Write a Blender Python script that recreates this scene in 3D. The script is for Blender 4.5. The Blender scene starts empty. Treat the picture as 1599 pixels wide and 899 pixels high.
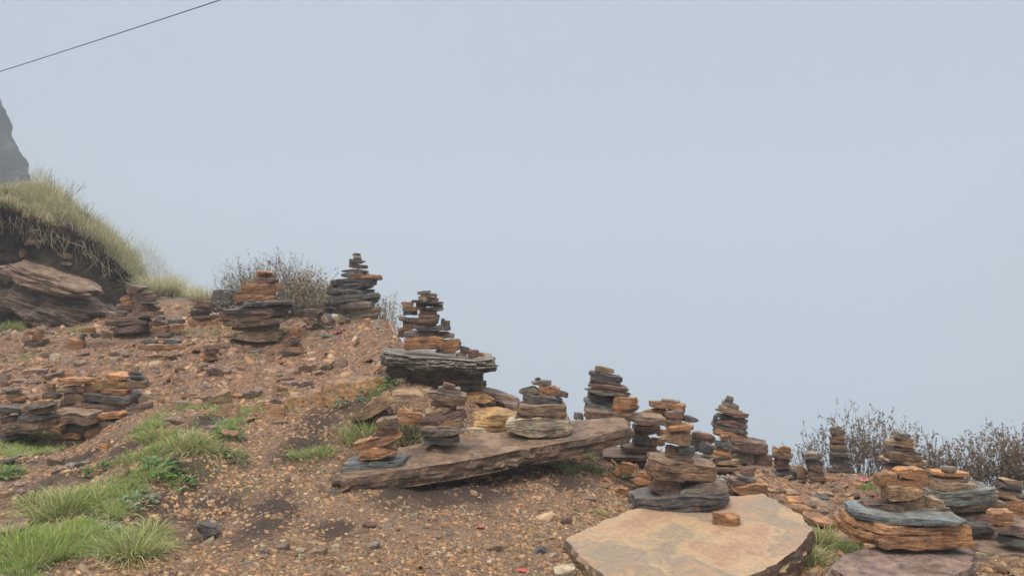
import bpy, math, random
import numpy as np

# ------------------------------------------------------------------ camera, sky, sun, exposure
scene = bpy.context.scene
COL = scene.collection
F = 1142.0                       # focal length in photo pixels (photo 1599 wide)
CU, CV = 799.5, 449.5
EYE = 1.6                        # camera height above the path

cam_data = bpy.data.cameras.new("camera")
cam = bpy.data.objects.new("camera", cam_data)
COL.objects.link(cam)
cam_data.sensor_width = 36.0
cam_data.lens = 36.0 * F / 1599.0
cam_data.clip_start = 0.05
cam_data.clip_end = 2000.0
cam.location = (0, 0, EYE)
cam.rotation_euler = (math.radians(90), 0, 0)
scene.camera = cam

SUN_EL, SUN_AZ = math.radians(58), math.radians(-35)
world = bpy.data.worlds.new("World")
scene.world = world
world.use_nodes = True
nt = world.node_tree
nt.nodes.clear()
w_out = nt.nodes.new("ShaderNodeOutputWorld")
w_bg = nt.nodes.new("ShaderNodeBackground")
w_sky = nt.nodes.new("ShaderNodeTexSky")
w_sky.sky_type = 'NISHITA'
w_sky.sun_disc = False
w_sky.sun_elevation = SUN_EL
w_sky.sun_rotation = SUN_AZ
w_sky.air_density = 1.0
w_sky.dust_density = 4.0
w_bg.inputs["Strength"].default_value = 0.05
nt.links.new(w_sky.outputs[0], w_bg.inputs["Color"])
# the cloud layer: an overcast dome, zenith brighter than the horizon
w_tc = nt.nodes.new("ShaderNodeTexCoord")
w_sep = nt.nodes.new("ShaderNodeSeparateXYZ")
w_ramp = nt.nodes.new("ShaderNodeValToRGB")
w_map = nt.nodes.new("ShaderNodeMapRange")
w_map.inputs[1].default_value = -1.0
w_map.inputs[2].default_value = 1.0
nt.links.new(w_tc.outputs["Generated"], w_sep.inputs[0])
nt.links.new(w_sep.outputs["Z"], w_map.inputs[0])
w_nz = nt.nodes.new("ShaderNodeTexNoise"); w_nz.inputs["Scale"].default_value = 2.2; w_nz.inputs["Detail"].default_value = 3
nt.links.new(w_tc.outputs["Generated"], w_nz.inputs["Vector"])
w_m1 = nt.nodes.new("ShaderNodeMath"); w_m1.operation = 'MULTIPLY_ADD'; w_m1.inputs[1].default_value = 0.10; w_m1.inputs[2].default_value = -0.05
nt.links.new(w_nz.outputs[0], w_m1.inputs[0])
w_m2 = nt.nodes.new("ShaderNodeMath"); w_m2.operation = 'ADD'
nt.links.new(w_map.outputs[0], w_m2.inputs[0]); nt.links.new(w_m1.outputs[0], w_m2.inputs[1])
nt.links.new(w_m2.outputs[0], w_ramp.inputs[0])
cr = w_ramp.color_ramp
cr.elements[0].position = 0.0
cr.elements[0].color = (0.55, 0.63, 0.73, 1)
cr.elements[1].position = 1.0
cr.elements[1].color = (3.6, 3.5, 3.4, 1)
for pos_, col_ in ((0.46, (0.58, 0.65, 0.725)), (0.50, (0.55, 0.62, 0.69)), (0.57, (0.51, 0.575, 0.66)), (0.69, (0.52, 0.58, 0.70))):
    e = cr.elements.new(pos_); e.color = (*col_, 1)
w_bg2 = nt.nodes.new("ShaderNodeBackground")
w_bg2.inputs["Strength"].default_value = 1.0
nt.links.new(w_ramp.outputs[0], w_bg2.inputs["Color"])
w_add = nt.nodes.new("ShaderNodeMixShader")      # thick cloud hides nearly all of the blue sky
w_add.inputs[0].default_value = 0.92
nt.links.new(w_bg.outputs[0], w_add.inputs[1])
nt.links.new(w_bg2.outputs[0], w_add.inputs[2])
nt.links.new(w_add.outputs[0], w_out.inputs[0])

sun_data = bpy.data.lights.new("sun", 'SUN')
sun_data.energy = 1.5
sun_data.angle = math.radians(10)
sun_data.color = (1.0, 0.96, 0.9)
sun = bpy.data.objects.new("sun", sun_data)
COL.objects.link(sun)
sun.rotation_euler = (math.radians(90) - SUN_EL, 0, math.radians(-35) + math.radians(0))

scene.view_settings.view_transform = 'Standard'
scene.view_settings.look = 'None'
scene.view_settings.exposure = 0.0
scene.view_settings.gamma = 1.0
scene.view_settings.use_curve_mapping = False
scene.render.engine = 'CYCLES'
scene.cycles.use_denoising = True
scene.cycles.denoising_prefilter = 'ACCURATE'
scene.cycles.max_bounces = 6
scene.cycles.volume_bounces = 3
scene.cycles.transparent_max_bounces = 4

# ------------------------------------------------------------------ helpers
rng = random.Random(7)
nrng = np.random.default_rng(11)


def P(u, v, d):
    """world point that stands d metres away in the direction of photo pixel (u, v)"""
    return ((u - CU) * d / F, d, EYE - (v - CV) * d / F)


_perm = np.random.default_rng(3).random((256, 256))


def vnoise(x, y):
    xi = np.floor(x).astype(int); yi = np.floor(y).astype(int)
    fx = x - xi; fy = y - yi
    fx = fx * fx * (3 - 2 * fx); fy = fy * fy * (3 - 2 * fy)
    a = _perm[xi % 256, yi % 256]; b = _perm[(xi + 1) % 256, yi % 256]
    c = _perm[xi % 256, (yi + 1) % 256]; d = _perm[(xi + 1) % 256, (yi + 1) % 256]
    return (a * (1 - fx) + b * fx) * (1 - fy) + (c * (1 - fx) + d * fx) * fy - 0.5


def fbm(x, y, octv=4, gain=0.5):
    x = np.asarray(x, float); y = np.asarray(y, float)
    s = 0; a = 1.0
    for k in range(octv):
        s = s + a * vnoise(x * 2 ** k + 17.3 * k, y * 2 ** k + 5.1 * k)
        a *= gain
    return s


def tag(o, label=None, cat=None, group=None, kind=None):
    if label: o["label"] = label
    if cat: o["category"] = cat
    if group: o["group"] = group
    if kind: o["kind"] = kind
    return o


def mesh_obj(name, verts, faces, mat, parent=None, smooth=False):
    me = bpy.data.meshes.new(name)
    me.from_pydata([tuple(v) for v in verts], [], faces)
    me.update()
    if smooth:
        me.polygons.foreach_set("use_smooth", [True] * len(me.polygons))
    me.materials.append(mat)
    o = bpy.data.objects.new(name, me)
    COL.objects.link(o)
    if parent: o.parent = parent
    return o


def np_mesh(name, verts, loops, starts, totals, mat, parent=None, attr=None, smooth=False):
    me = bpy.data.meshes.new(name)
    me.vertices.add(len(verts)); me.vertices.foreach_set("co", np.ascontiguousarray(verts, dtype=np.float32).ravel())
    me.loops.add(len(loops)); me.loops.foreach_set("vertex_index", np.ascontiguousarray(loops, dtype=np.int32).ravel())
    me.polygons.add(len(starts)); me.polygons.foreach_set("loop_start", np.ascontiguousarray(starts, dtype=np.int32))
    me.polygons.foreach_set("loop_total", np.ascontiguousarray(totals, dtype=np.int32))
    if smooth: me.polygons.foreach_set("use_smooth", np.ones(len(starts), dtype=bool))
    me.update(calc_edges=True)
    me.validate()
    if attr is not None:
        for an, arr in attr.items():
            at = me.attributes.new(an, 'FLOAT', 'POINT')
            at.data.foreach_set("value", np.ascontiguousarray(arr, dtype=np.float32))
    me.materials.append(mat)
    o = bpy.data.objects.new(name, me)
    COL.objects.link(o)
    if parent: o.parent = parent
    return o


# ------------------------------------------------------------------ materials
class NB:
    """small node builder"""
    def __init__(s, name, rough=0.85):
        s.m = bpy.data.materials.new(name); s.m.use_nodes = True
        s.t = s.m.node_tree; s.b = s.t.nodes["Principled BSDF"]
        s.b.inputs["Roughness"].default_value = rough
        s.b.inputs["Specular IOR Level"].default_value = 0.35

    def n(s, typ, **kw):
        nd = s.t.nodes.new(typ)
        for k, v in kw.items():
            if k in nd.inputs: nd.inputs[k].default_value = v
            else: setattr(nd, k, v)
        return nd

    def l(s, a, b): s.t.links.new(a, b)

    def noise(s, vec, scale, detail=6, rough=0.6):
        nd = s.n("ShaderNodeTexNoise"); nd.inputs["Scale"].default_value = scale
        nd.inputs["Detail"].default_value = detail; nd.inputs["Roughness"].default_value = rough
        if vec is not None: s.l(vec, nd.inputs["Vector"])
        return nd.outputs[0]

    def ramp(s, fac, stops):
        nd = s.n("ShaderNodeValToRGB"); s.l(fac, nd.inputs[0]); c = nd.color_ramp
        while len(c.elements) > 1: c.elements.remove(c.elements[-1])
        c.elements[0].position = stops[0][0]; c.elements[0].color = (*stops[0][1], 1)
        for p, col in stops[1:]:
            el = c.elements.new(p); el.color = (*col, 1)
        return nd.outputs[0]

    def mix(s, fac, a, b, mode='MIX'):
        nd = s.n("ShaderNodeMix"); nd.data_type = 'RGBA'; nd.blend_type = mode
        for sock, val in ((nd.inputs[0], fac), (nd.inputs[6], a), (nd.inputs[7], b)):
            if isinstance(val, (float, int)): sock.default_value = val
            elif isinstance(val, tuple): sock.default_value = (*val, 1)
            else: s.l(val, sock)
        return nd.outputs[2]

    def math(s, op, a, b=0.0, clamp=False):
        nd = s.n("ShaderNodeMath"); nd.operation = op; nd.use_clamp = clamp
        for i, val in enumerate((a, b)):
            if isinstance(val, (float, int)): nd.inputs[i].default_value = val
            else: s.l(val, nd.inputs[i])
        return nd.outputs[0]

    def bump(s, h, strength, dist, prev=None):
        nd = s.n("ShaderNodeBump"); nd.inputs["Strength"].default_value = strength
        nd.inputs["Distance"].default_value = dist
        s.l(h, nd.inputs["Height"])
        if prev is not None: s.l(prev, nd.inputs["Normal"])
        return nd.outputs[0]


def stone_material(name, strength=1.0, warm=0.5):
    m = NB(name, 0.72)
    tc = m.n("ShaderNodeTexCoord"); oi = m.n("ShaderNodeObjectInfo")
    off = m.n("ShaderNodeVectorMath", operation='ADD')
    sc = m.n("ShaderNodeVectorMath", operation='SCALE'); sc.inputs[3].default_value = 37.0
    cx = m.n("ShaderNodeCombineXYZ")
    m.l(oi.outputs["Random"], cx.inputs[0]); m.l(oi.outputs["Random"], cx.inputs[1]); m.l(oi.outputs["Random"], cx.inputs[2])
    m.l(cx.outputs[0], sc.inputs[0]); m.l(tc.outputs["Object"], off.inputs[0]); m.l(sc.outputs[0], off.inputs[1])
    v = off.outputs[0]
    mp = m.n("ShaderNodeMapping"); mp.inputs["Scale"].default_value = (1, 1, 7); m.l(v, mp.inputs[0])
    big = m.noise(v, 9, 5, 0.6)
    blot = m.noise(v, 26, 6, 0.65)
    fine = m.noise(v, 160, 5, 0.7)
    strata = m.noise(mp.outputs[0], 14, 6, 0.7)
    col = oi.outputs["Color"]
    dark = m.mix(1.0, col, (0.34, 0.32, 0.33), 'MULTIPLY')
    lite = m.mix(1.0, col, (1.5, 1.45, 1.38), 'MULTIPLY')
    c = m.mix(m.ramp(big, [(0.36, (0, 0, 0)), (0.62, (1, 1, 1))]), dark, lite)
    c = m.mix(0.35, c, col)
    # rusty iron staining and grey lichen-like weathering, each stone its own share
    rustm = m.math('MULTIPLY', m.ramp(blot, [(0.50, (0, 0, 0)), (0.66, (1, 1, 1))]), warm)
    c = m.mix(rustm, c, (0.35, 0.18, 0.07))
    off2 = m.n("ShaderNodeVectorMath", operation='ADD'); m.l(v, off2.inputs[0]); off2.inputs[1].default_value = (5.2, 1.3, 9.1)
    gry = m.noise(off2.outputs[0], 17, 7, 0.7)
    c = m.mix(m.math('MULTIPLY', m.ramp(gry, [(0.55, (0, 0, 0)), (0.68, (1, 1, 1))]), 0.45), c, (0.25, 0.24, 0.205))
    c = m.mix(m.math('MULTIPLY', m.ramp(strata, [(0.38, (1, 1, 1)), (0.52, (0, 0, 0))]), 0.7), c, (0.035, 0.025, 0.02))
    sp = m.ramp(fine, [(0.35, (0.55, 0.55, 0.55)), (0.65, (1.35, 1.35, 1.35))])
    c = m.mix(1.0, c, sp, 'MULTIPLY')
    m.l(c, m.b.inputs["Base Color"])
    m.l(m.ramp(blot, [(0.3, (0.5, 0.5, 0.5)), (0.7, (0.85, 0.85, 0.85))]), m.b.inputs["Roughness"])
    n1 = m.bump(strata, 0.45 * strength, 0.010)
    n2 = m.bump(blot, 0.45 * strength, 0.010, n1)
    n3 = m.bump(fine, 1.0 * strength, 0.004, n2)
    m.l(n3, m.b.inputs["Normal"])
    return m.m


M_STONE = stone_material("shale_stone")


def slab_top_material():
    """pale sandy slab with curved bedding stains"""
    m = NB("sandy_slab", 0.6)
    tc = m.n("ShaderNodeTexCoord"); v = tc.outputs["Object"]
    w = m.noise(v, 2.2, 4, 0.6)
    wv = m.n("ShaderNodeVectorMath", operation='ADD')
    cx = m.n("ShaderNodeCombineXYZ"); m.l(w, cx.inputs[0]); m.l(w, cx.inputs[1]); m.l(v, wv.inputs[0]); m.l(cx.outputs[0], wv.inputs[1])
    a = m.noise(wv.outputs[0], 1.5, 5, 0.6)
    c = m.ramp(a, [(0.28, (0.19, 0.17, 0.13)), (0.40, (0.36, 0.22, 0.13)), (0.46, (0.23, 0.185, 0.13)), (0.52, (0.40, 0.27, 0.15)), (0.58, (0.33, 0.185, 0.115)), (0.66, (0.40, 0.28, 0.165)), (0.76, (0.21, 0.19, 0.155))])
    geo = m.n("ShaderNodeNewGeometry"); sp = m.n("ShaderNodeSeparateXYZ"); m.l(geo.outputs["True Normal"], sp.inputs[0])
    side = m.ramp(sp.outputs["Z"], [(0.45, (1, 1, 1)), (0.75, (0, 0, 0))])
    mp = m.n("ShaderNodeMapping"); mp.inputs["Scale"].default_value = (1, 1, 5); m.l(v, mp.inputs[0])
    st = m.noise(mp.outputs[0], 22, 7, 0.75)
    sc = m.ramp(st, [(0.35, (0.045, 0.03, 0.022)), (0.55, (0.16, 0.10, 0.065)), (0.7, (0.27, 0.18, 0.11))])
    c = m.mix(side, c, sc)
    f = m.noise(v, 60, 8, 0.75)
    c = m.mix(1.0, c, m.ramp(f, [(0.3, (0.72, 0.72, 0.72)), (0.7, (1.15, 1.15, 1.15))]), 'MULTIPLY')
    g = m.noise(v, 9, 8, 0.7)
    c = m.mix(m.math('MULTIPLY', m.ramp(g, [(0.56, (0, 0, 0)), (0.64, (1, 1, 1))]), 0.45), c, (0.24, 0.16, 0.10))
    m.l(c, m.b.inputs["Base Color"])
    stp = m.noise(v, 1.9, 3, 0.4)
    edges = m.ramp(stp, [(0.0, (0, 0, 0)), (0.50, (0.25, 0.25, 0.25)), (0.512, (0.7, 0.7, 0.7)), (0.8, (1, 1, 1))])
    n0 = m.bump(edges, 0.45, 0.03)
    n1 = m.bump(st, 0.3, 0.01, n0); n2 = m.bump(f, 0.6, 0.005, n1); n3 = m.bump(g, 0.5, 0.02, n2)
    m.l(n3, m.b.inputs["Normal"])
    return m.m


M_SANDY = slab_top_material()


def ground_material():
    m = NB("stony_soil", 0.9)
    tc = m.n("ShaderNodeTexCoord"); v = tc.outputs["Object"]
    at = m.n("ShaderNodeAttribute"); at.attribute_name = "soil"
    am = m.n("ShaderNodeAttribute"); am.attribute_name = "moss"
    a = m.noise(v, 3.0, 8, 0.65); b = m.noise(v, 38, 8, 0.75)
    vo = m.n("ShaderNodeTexVoronoi"); vo.inputs["Scale"].default_value = 75; m.l(v, vo.inputs["Vector"])
    c = m.ramp(a, [(0.32, (0.10, 0.06, 0.038)), (0.5, (0.15, 0.088, 0.055)), (0.68, (0.20, 0.12, 0.075))])
    peb = m.ramp(vo.outputs["Color"], [(0.2, (0.16, 0.085, 0.055)), (0.5, (0.30, 0.17, 0.10)), (0.8, (0.24, 0.20, 0.17))])
    c = m.mix(0.6, c, peb)
    vo2 = m.n("ShaderNodeTexVoronoi"); vo2.inputs["Scale"].default_value = 190; m.l(v, vo2.inputs["Vector"])
    c = m.mix(0.45, c, m.ramp(vo2.outputs["Color"], [(0.2, (0.10, 0.06, 0.04)), (0.5, (0.27, 0.155, 0.085)), (0.8, (0.33, 0.23, 0.14))]))
    dk = m.ramp(b, [(0.3, (0.030, 0.018, 0.012)), (0.7, (0.085, 0.052, 0.034))])
    sf = m.math('ADD', m.math('MULTIPLY', at.outputs["Fac"], 0.72), m.math('ADD', m.math('MULTIPLY', m.math('SUBTRACT', a, 0.5), 1.8), m.math('MULTIPLY', m.math('SUBTRACT', b, 0.5), 2.2)), True)
    c = m.mix(m.ramp(sf, [(0.25, (0, 0, 0)), (0.65, (1, 1, 1))]), c, dk)
    c = m.mix(1.0, c, m.ramp(b, [(0.3, (0.6, 0.6, 0.6)), (0.7, (1.25, 1.25, 1.25))]), 'MULTIPLY')
    mf = m.math('ADD', m.math('MULTIPLY', am.outputs["Fac"], 0.7), m.math('MULTIPLY', m.math('SUBTRACT', b, 0.5), 2.6), True)
    c = m.mix(m.ramp(mf, [(0.45, (0, 0, 0)), (0.75, (1, 1, 1))]), c, (0.06, 0.065, 0.018))
    m.l(c, m.b.inputs["Base Color"])
    n1 = m.bump(a, 0.5, 0.05); n2 = m.bump(b, 0.9, 0.012, n1); n3 = m.bump(vo2.outputs["Distance"], 0.8, 0.004, m.bump(vo.outputs["Distance"], 0.8, 0.008, n2))
    m.l(n3, m.b.inputs["Normal"])
    return m.m


def island_material(name, stops, rough=0.8, bumps=True, sheen=0.0, mul_scale=60):
    m = NB(name, rough)
    g = m.n("ShaderNodeNewGeometry")
    tc = m.n("ShaderNodeTexCoord")
    r = g.outputs["Random Per Island"]
    c = m.ramp(r, stops)
    m.t.nodes[-1].color_ramp.interpolation = 'LINEAR'
    f = m.noise(tc.outputs["Object"], mul_scale, 5, 0.7)
    r2 = m.math('FRACT', m.math('MULTIPLY', r, 57.31))
    c = m.mix(1.0, c, m.ramp(r2, [(0, (0.5, 0.5, 0.5)), (1, (1.6, 1.58, 1.5))]), 'MULTIPLY')
    c = m.mix(1.0, c, m.ramp(f, [(0.3, (0.7, 0.7, 0.7)), (0.7, (1.2, 1.2, 1.2))]), 'MULTIPLY')
    m.l(c, m.b.inputs["Base Color"])
    if bumps: m.l(m.bump(f, 0.5, 0.004), m.b.inputs["Normal"])
    return m.m


M_GROUND = ground_material()
CHIP_STOPS = [(0.0, (0.16, 0.095, 0.06)), (0.16, (0.24, 0.14, 0.085)), (0.32, (0.31, 0.18, 0.10)), (0.44, (0.20, 0.135, 0.10)),
              (0.56, (0.34, 0.22, 0.12)), (0.68, (0.27, 0.19, 0.14)), (0.78, (0.22, 0.19, 0.16)), (0.86, (0.38, 0.28, 0.18)),
              (0.92, (0.40, 0.23, 0.09)), (0.97, (0.19, 0.20, 0.19)), (1.0, (0.46, 0.38, 0.28))]
M_CHIP = island_material("shale_chips", CHIP_STOPS, 0.65)
_t = M_CHIP.node_tree; _b = _t.nodes["Principled BSDF"]
_src = _b.inputs["Base Color"].links[0].from_socket
_tc = _t.nodes.new("ShaderNodeTexCoord"); _sp = _t.nodes.new("ShaderNodeSeparateXYZ"); _t.links.new(_tc.outputs["Object"], _sp.inputs[0])
_mr = _t.nodes.new("ShaderNodeMapRange"); _mr.inputs[1].default_value = 3.3; _mr.inputs[2].default_value = 5.2; _t.links.new(_sp.outputs["Y"], _mr.inputs[0])
_r = _t.nodes.new("ShaderNodeValToRGB"); _r.color_ramp.elements[0].color = (0.93, 0.85, 0.70, 1); _r.color_ramp.elements[1].color = (0.84, 0.71, 0.63, 1)
_t.links.new(_mr.outputs[0], _r.inputs[0])
_mx = _t.nodes.new("ShaderNodeMix"); _mx.data_type = 'RGBA'; _mx.blend_type = 'MULTIPLY'; _mx.inputs[0].default_value = 1.0
_t.links.new(_src, _mx.inputs[6]); _t.links.new(_r.outputs[0], _mx.inputs[7]); _t.links.new(_mx.outputs[2], _b.inputs["Base Color"])


def blade_material(name, base, tip, dry=0.25, drycol=(0.34, 0.28, 0.13)):
    m = NB(name, 0.6)
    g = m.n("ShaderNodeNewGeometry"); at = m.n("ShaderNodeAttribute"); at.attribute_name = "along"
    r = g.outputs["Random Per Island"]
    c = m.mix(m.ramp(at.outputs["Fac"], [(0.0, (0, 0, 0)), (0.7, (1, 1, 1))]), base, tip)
    dm = m.ramp(r, [(max(0.0, 1 - dry - 0.02), (0, 0, 0)), (min(1.0, 1 - dry + 0.02), (1, 1, 1))])
    c = m.mix(dm, c, drycol)
    r2 = m.math('FRACT', m.math('MULTIPLY', r, 91.7))
    c = m.mix(1.0, c, m.ramp(r2, [(0, (0.6, 0.62, 0.6)), (1, (1.35, 1.3, 1.2))]), 'MULTIPLY')
    m.l(c, m.b.inputs["Base Color"])
    tr = m.n("ShaderNodeBsdfTranslucent"); m.l(c, tr.inputs["Color"])
    mx = m.n("ShaderNodeMixShader"); mx.inputs[0].default_value = 0.3
    out = m.t.nodes["Material Output"]
    m.l(m.b.outputs[0], mx.inputs[1]); m.l(tr.outputs[0], mx.inputs[2]); m.l(mx.outputs[0], out.inputs[0])
    return m.m


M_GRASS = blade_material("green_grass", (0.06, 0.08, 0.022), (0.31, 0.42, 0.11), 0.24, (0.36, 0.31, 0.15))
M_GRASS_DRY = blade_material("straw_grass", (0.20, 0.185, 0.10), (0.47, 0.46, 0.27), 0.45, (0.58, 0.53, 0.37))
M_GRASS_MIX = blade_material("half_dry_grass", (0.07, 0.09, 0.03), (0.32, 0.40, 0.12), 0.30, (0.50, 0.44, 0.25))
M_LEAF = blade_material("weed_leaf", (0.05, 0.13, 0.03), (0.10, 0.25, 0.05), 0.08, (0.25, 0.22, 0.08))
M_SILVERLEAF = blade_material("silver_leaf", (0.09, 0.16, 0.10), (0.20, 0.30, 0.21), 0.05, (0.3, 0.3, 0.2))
M_TWIG = island_material("twig_bark", [(0, (0.13, 0.095, 0.075)), (0.5, (0.17, 0.13, 0.10)), (1, (0.24, 0.20, 0.16))], 0.85, False)
M_REDLEAF = island_material("barberry_leaf", [(0, (0.13, 0.07, 0.05)), (0.35, (0.22, 0.12, 0.09)), (0.6, (0.17, 0.15, 0.07)), (0.8, (0.12, 0.12, 0.05)), (1, (0.26, 0.16, 0.12))], 0.7, False)
M_STRAWTWIG = island_material("straw_twig", [(0, (0.22, 0.17, 0.11)), (0.5, (0.34, 0.28, 0.18)), (1, (0.42, 0.35, 0.24))], 0.85, False)


def earth_material():
    m = NB("bank_earth", 0.95)
    tc = m.n("ShaderNodeTexCoord"); v = tc.outputs["Object"]
    a = m.noise(v, 1.6, 8, 0.7); b = m.noise(v, 14, 9, 0.75)
    c = m.ramp(a, [(0.36, (0.028, 0.024, 0.016)), (0.46, (0.06, 0.042, 0.027)), (0.58, (0.15, 0.10, 0.06)), (0.70, (0.22, 0.14, 0.085))])
    c = m.mix(1.0, c, m.ramp(b, [(0.3, (0.45, 0.45, 0.45)), (0.7, (1.35, 1.35, 1.35))]), 'MULTIPLY')
    m.l(c, m.b.inputs["Base Color"])
    n1 = m.bump(a, 0.8, 0.15); n2 = m.bump(b, 1.0, 0.05, n1); m.l(n2, m.b.inputs["Normal"])
    return m.m


M_EARTH = earth_material()


def outcrop_material():
    m = NB("outcrop_rock", 0.75)
    tc = m.n("ShaderNodeTexCoord"); v = tc.outputs["Object"]
    a = m.noise(v, 5, 6, 0.6); b = m.noise(v, 40, 8, 0.75)
    c = m.ramp(a, [(0.34, (0.10, 0.055, 0.045)), (0.44, (0.26, 0.14, 0.09)), (0.52, (0.34, 0.20, 0.10)), (0.60, (0.42, 0.20, 0.07)), (0.72, (0.40, 0.32, 0.22))])
    c = m.mix(1.0, c, m.ramp(b, [(0.3, (0.6, 0.6, 0.6)), (0.7, (1.25, 1.25, 1.25))]), 'MULTIPLY')
    g = m.noise(v, 12, 8, 0.7)
    geo = m.n("ShaderNodeNewGeometry"); sp = m.n("ShaderNodeSeparateXYZ"); m.l(geo.outputs["Normal"], sp.inputs[0])
    mk = m.math('MULTIPLY', m.ramp(g, [(0.48, (0, 0, 0)), (0.6, (1, 1, 1))]), m.ramp(sp.outputs["Z"], [(0.3, (0.1, 0.1, 0.1)), (0.8, (1, 1, 1))]))
    c = m.mix(mk, c, (0.055, 0.055, 0.02))
    m.l(c, m.b.inputs["Base Color"])
    n1 = m.bump(a, 0.5, 0.05); n2 = m.bump(b, 0.8, 0.01, n1); m.l(n2, m.b.inputs["Normal"])
    return m.m


M_OUTCROP = outcrop_material()


def plain(name, col, rough=0.6):
    m = NB(name, rough)
    tc = m.n("ShaderNodeTexCoord")
    f = m.noise(tc.outputs["Object"], 80, 4, 0.6)
    c = m.mix(1.0, col, m.ramp(f, [(0.3, (0.8, 0.8, 0.8)), (0.7, (1.15, 1.15, 1.15))]), 'MULTIPLY')
    m.l(c, m.b.inputs["Base Color"])
    return m.m


# ------------------------------------------------------------------ terrain
# columns of the hillside: distance and photo height where each column was measured
COLUMNS = {
    -500: [(2.3, 899), (3.0, 790), (4.0, 690), (5.2, 600), (6.6, 545), (8.0, 515), (9.0, 505), (12, 520), (16, 620)],
    0:    [(2.4, 905), (2.8, 850), (3.3, 785), (3.9, 715), (4.5, 665), (5.2, 605), (6.2, 556), (7.2, 524), (8.2, 508), (9.5, 500), (12, 540), (16, 680)],
    110:  [(2.4, 905), (2.75, 850), (3.2, 785), (3.7, 735), (4.3, 685), (5.0, 620), (6.0, 562), (7.0, 526), (8.2, 508), (9.5, 500), (12, 560), (16, 700)],
    230:  [(2.4, 905), (2.8, 858), (3.2, 780), (3.6, 705), (4.2, 660), (5.0, 608), (6.0, 556), (7.0, 518), (8.0, 496), (9.2, 464), (10.2, 462), (11.5, 520), (16, 800)],
    300:  [(2.45, 905), (2.9, 858), (3.3, 785), (3.65, 705), (4.2, 657), (5.0, 606), (6.0, 553), (7.0, 512), (8.0, 490), (9.0, 470), (9.8, 468), (11, 540), (13, 700)],
    400:  [(2.5, 905), (3.1, 815), (3.55, 755), (3.9, 700), (4.4, 652), (5.0, 604), (6.0, 551), (7.0, 505), (7.8, 488), (9.2, 540), (12, 720)],
    500:  [(2.6, 905), (3.2, 810), (3.7, 745), (4.1, 690), (4.5, 640), (5.0, 600), (6.0, 542), (7.0, 500), (7.5, 492), (9.0, 590), (12, 800)],
    600:  [(2.7, 905), (3.3, 800), (3.75, 745), (4.1, 710), (4.35, 640), (4.7, 603), (5.4, 560), (6.2, 522), (6.8, 505), (7.2, 512), (8.5, 620), (12, 850)],
    700:  [(2.75, 905), (3.4, 800), (3.85, 752), (4.2, 712), (4.42, 640), (4.8, 607), (5.4, 590), (5.9, 585), (6.5, 620), (8, 780), (12, 980)],
    800:  [(2.8, 905), (3.5, 800), (4.0, 745), (4.4, 705), (4.6, 668), (5.1, 650), (5.6, 660), (7.0, 800), (12, 1080)],
    900:  [(2.85, 905), (3.3, 832), (3.8, 775), (4.3, 728), (4.75, 695), (5.2, 680), (5.7, 690), (7.0, 840), (12, 1120)],
    1000: [(2.9, 915), (3.5, 830), (4.0, 778), (4.5, 735), (5.0, 712), (5.5, 706), (6.0, 730), (7.5, 880), (12, 1120)],
    1150: [(3.0, 920), (3.6, 842), (4.1, 790), (4.6, 750), (5.2, 722), (5.8, 716), (6.3, 730), (8.0, 880), (12, 1120)],
    1300: [(3.0, 925), (3.6, 850), (4.2, 798), (4.8, 765), (5.5, 743), (6.2, 738), (6.8, 755), (8.5, 900), (12, 1120)],
    1450: [(3.0, 925), (3.6, 860), (4.2, 812), (4.8, 785), (5.5, 768), (6.2, 765), (6.8, 780), (8.5, 920), (12, 1120)],
    1600: [(3.0, 925), (3.6, 865), (4.2, 822), (4.8, 798), (5.5, 782), (6.2, 780), (6.8, 795), (8.5, 930), (12, 1120)],
    2200: [(3.0, 925), (3.6, 870), (4.2, 830), (4.8, 810), (5.5, 800), (6.2, 800), (6.8, 815), (8.5, 950), (12, 1120)],
}
_us = sorted(COLUMNS)
_dk = np.concatenate([np.arange(0.0, 16.01, 0.05), np.array([20, 30, 50, 80, 130.0])])
_tab = []
for u_ in _us:
    k = COLUMNS[u_]
    ds = [a for a, b in k]; zs = [EYE - (b - CV) * a / F for a, b in k]
    z0 = zs[0]
    ds = [0.0, 1.4] + ds; zs = [z0 - 0.22, z0 - 0.14] + zs
    dl, zl = ds[-1], zs[-1]
    while dl < 140:
        st = 10.0; dl += st; zl -= st * 0.62; ds.append(dl); zs.append(zl)
    zi = np.interp(_dk, ds, zs)
    n = 321
    sm = zi[:n].copy()
    ker = np.array([1, 2, 3, 2, 1.0]); ker /= ker.sum()
    for _ in range(2):
        sm = np.convolve(np.pad(sm, 2, mode='edge'), ker, 'valid')
    zi[:n] = sm
    _tab.append(zi)
_tab = np.array(_tab)
BUMPS = []          # (x, y, dz, radius) small knolls where a cairn stands


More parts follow.
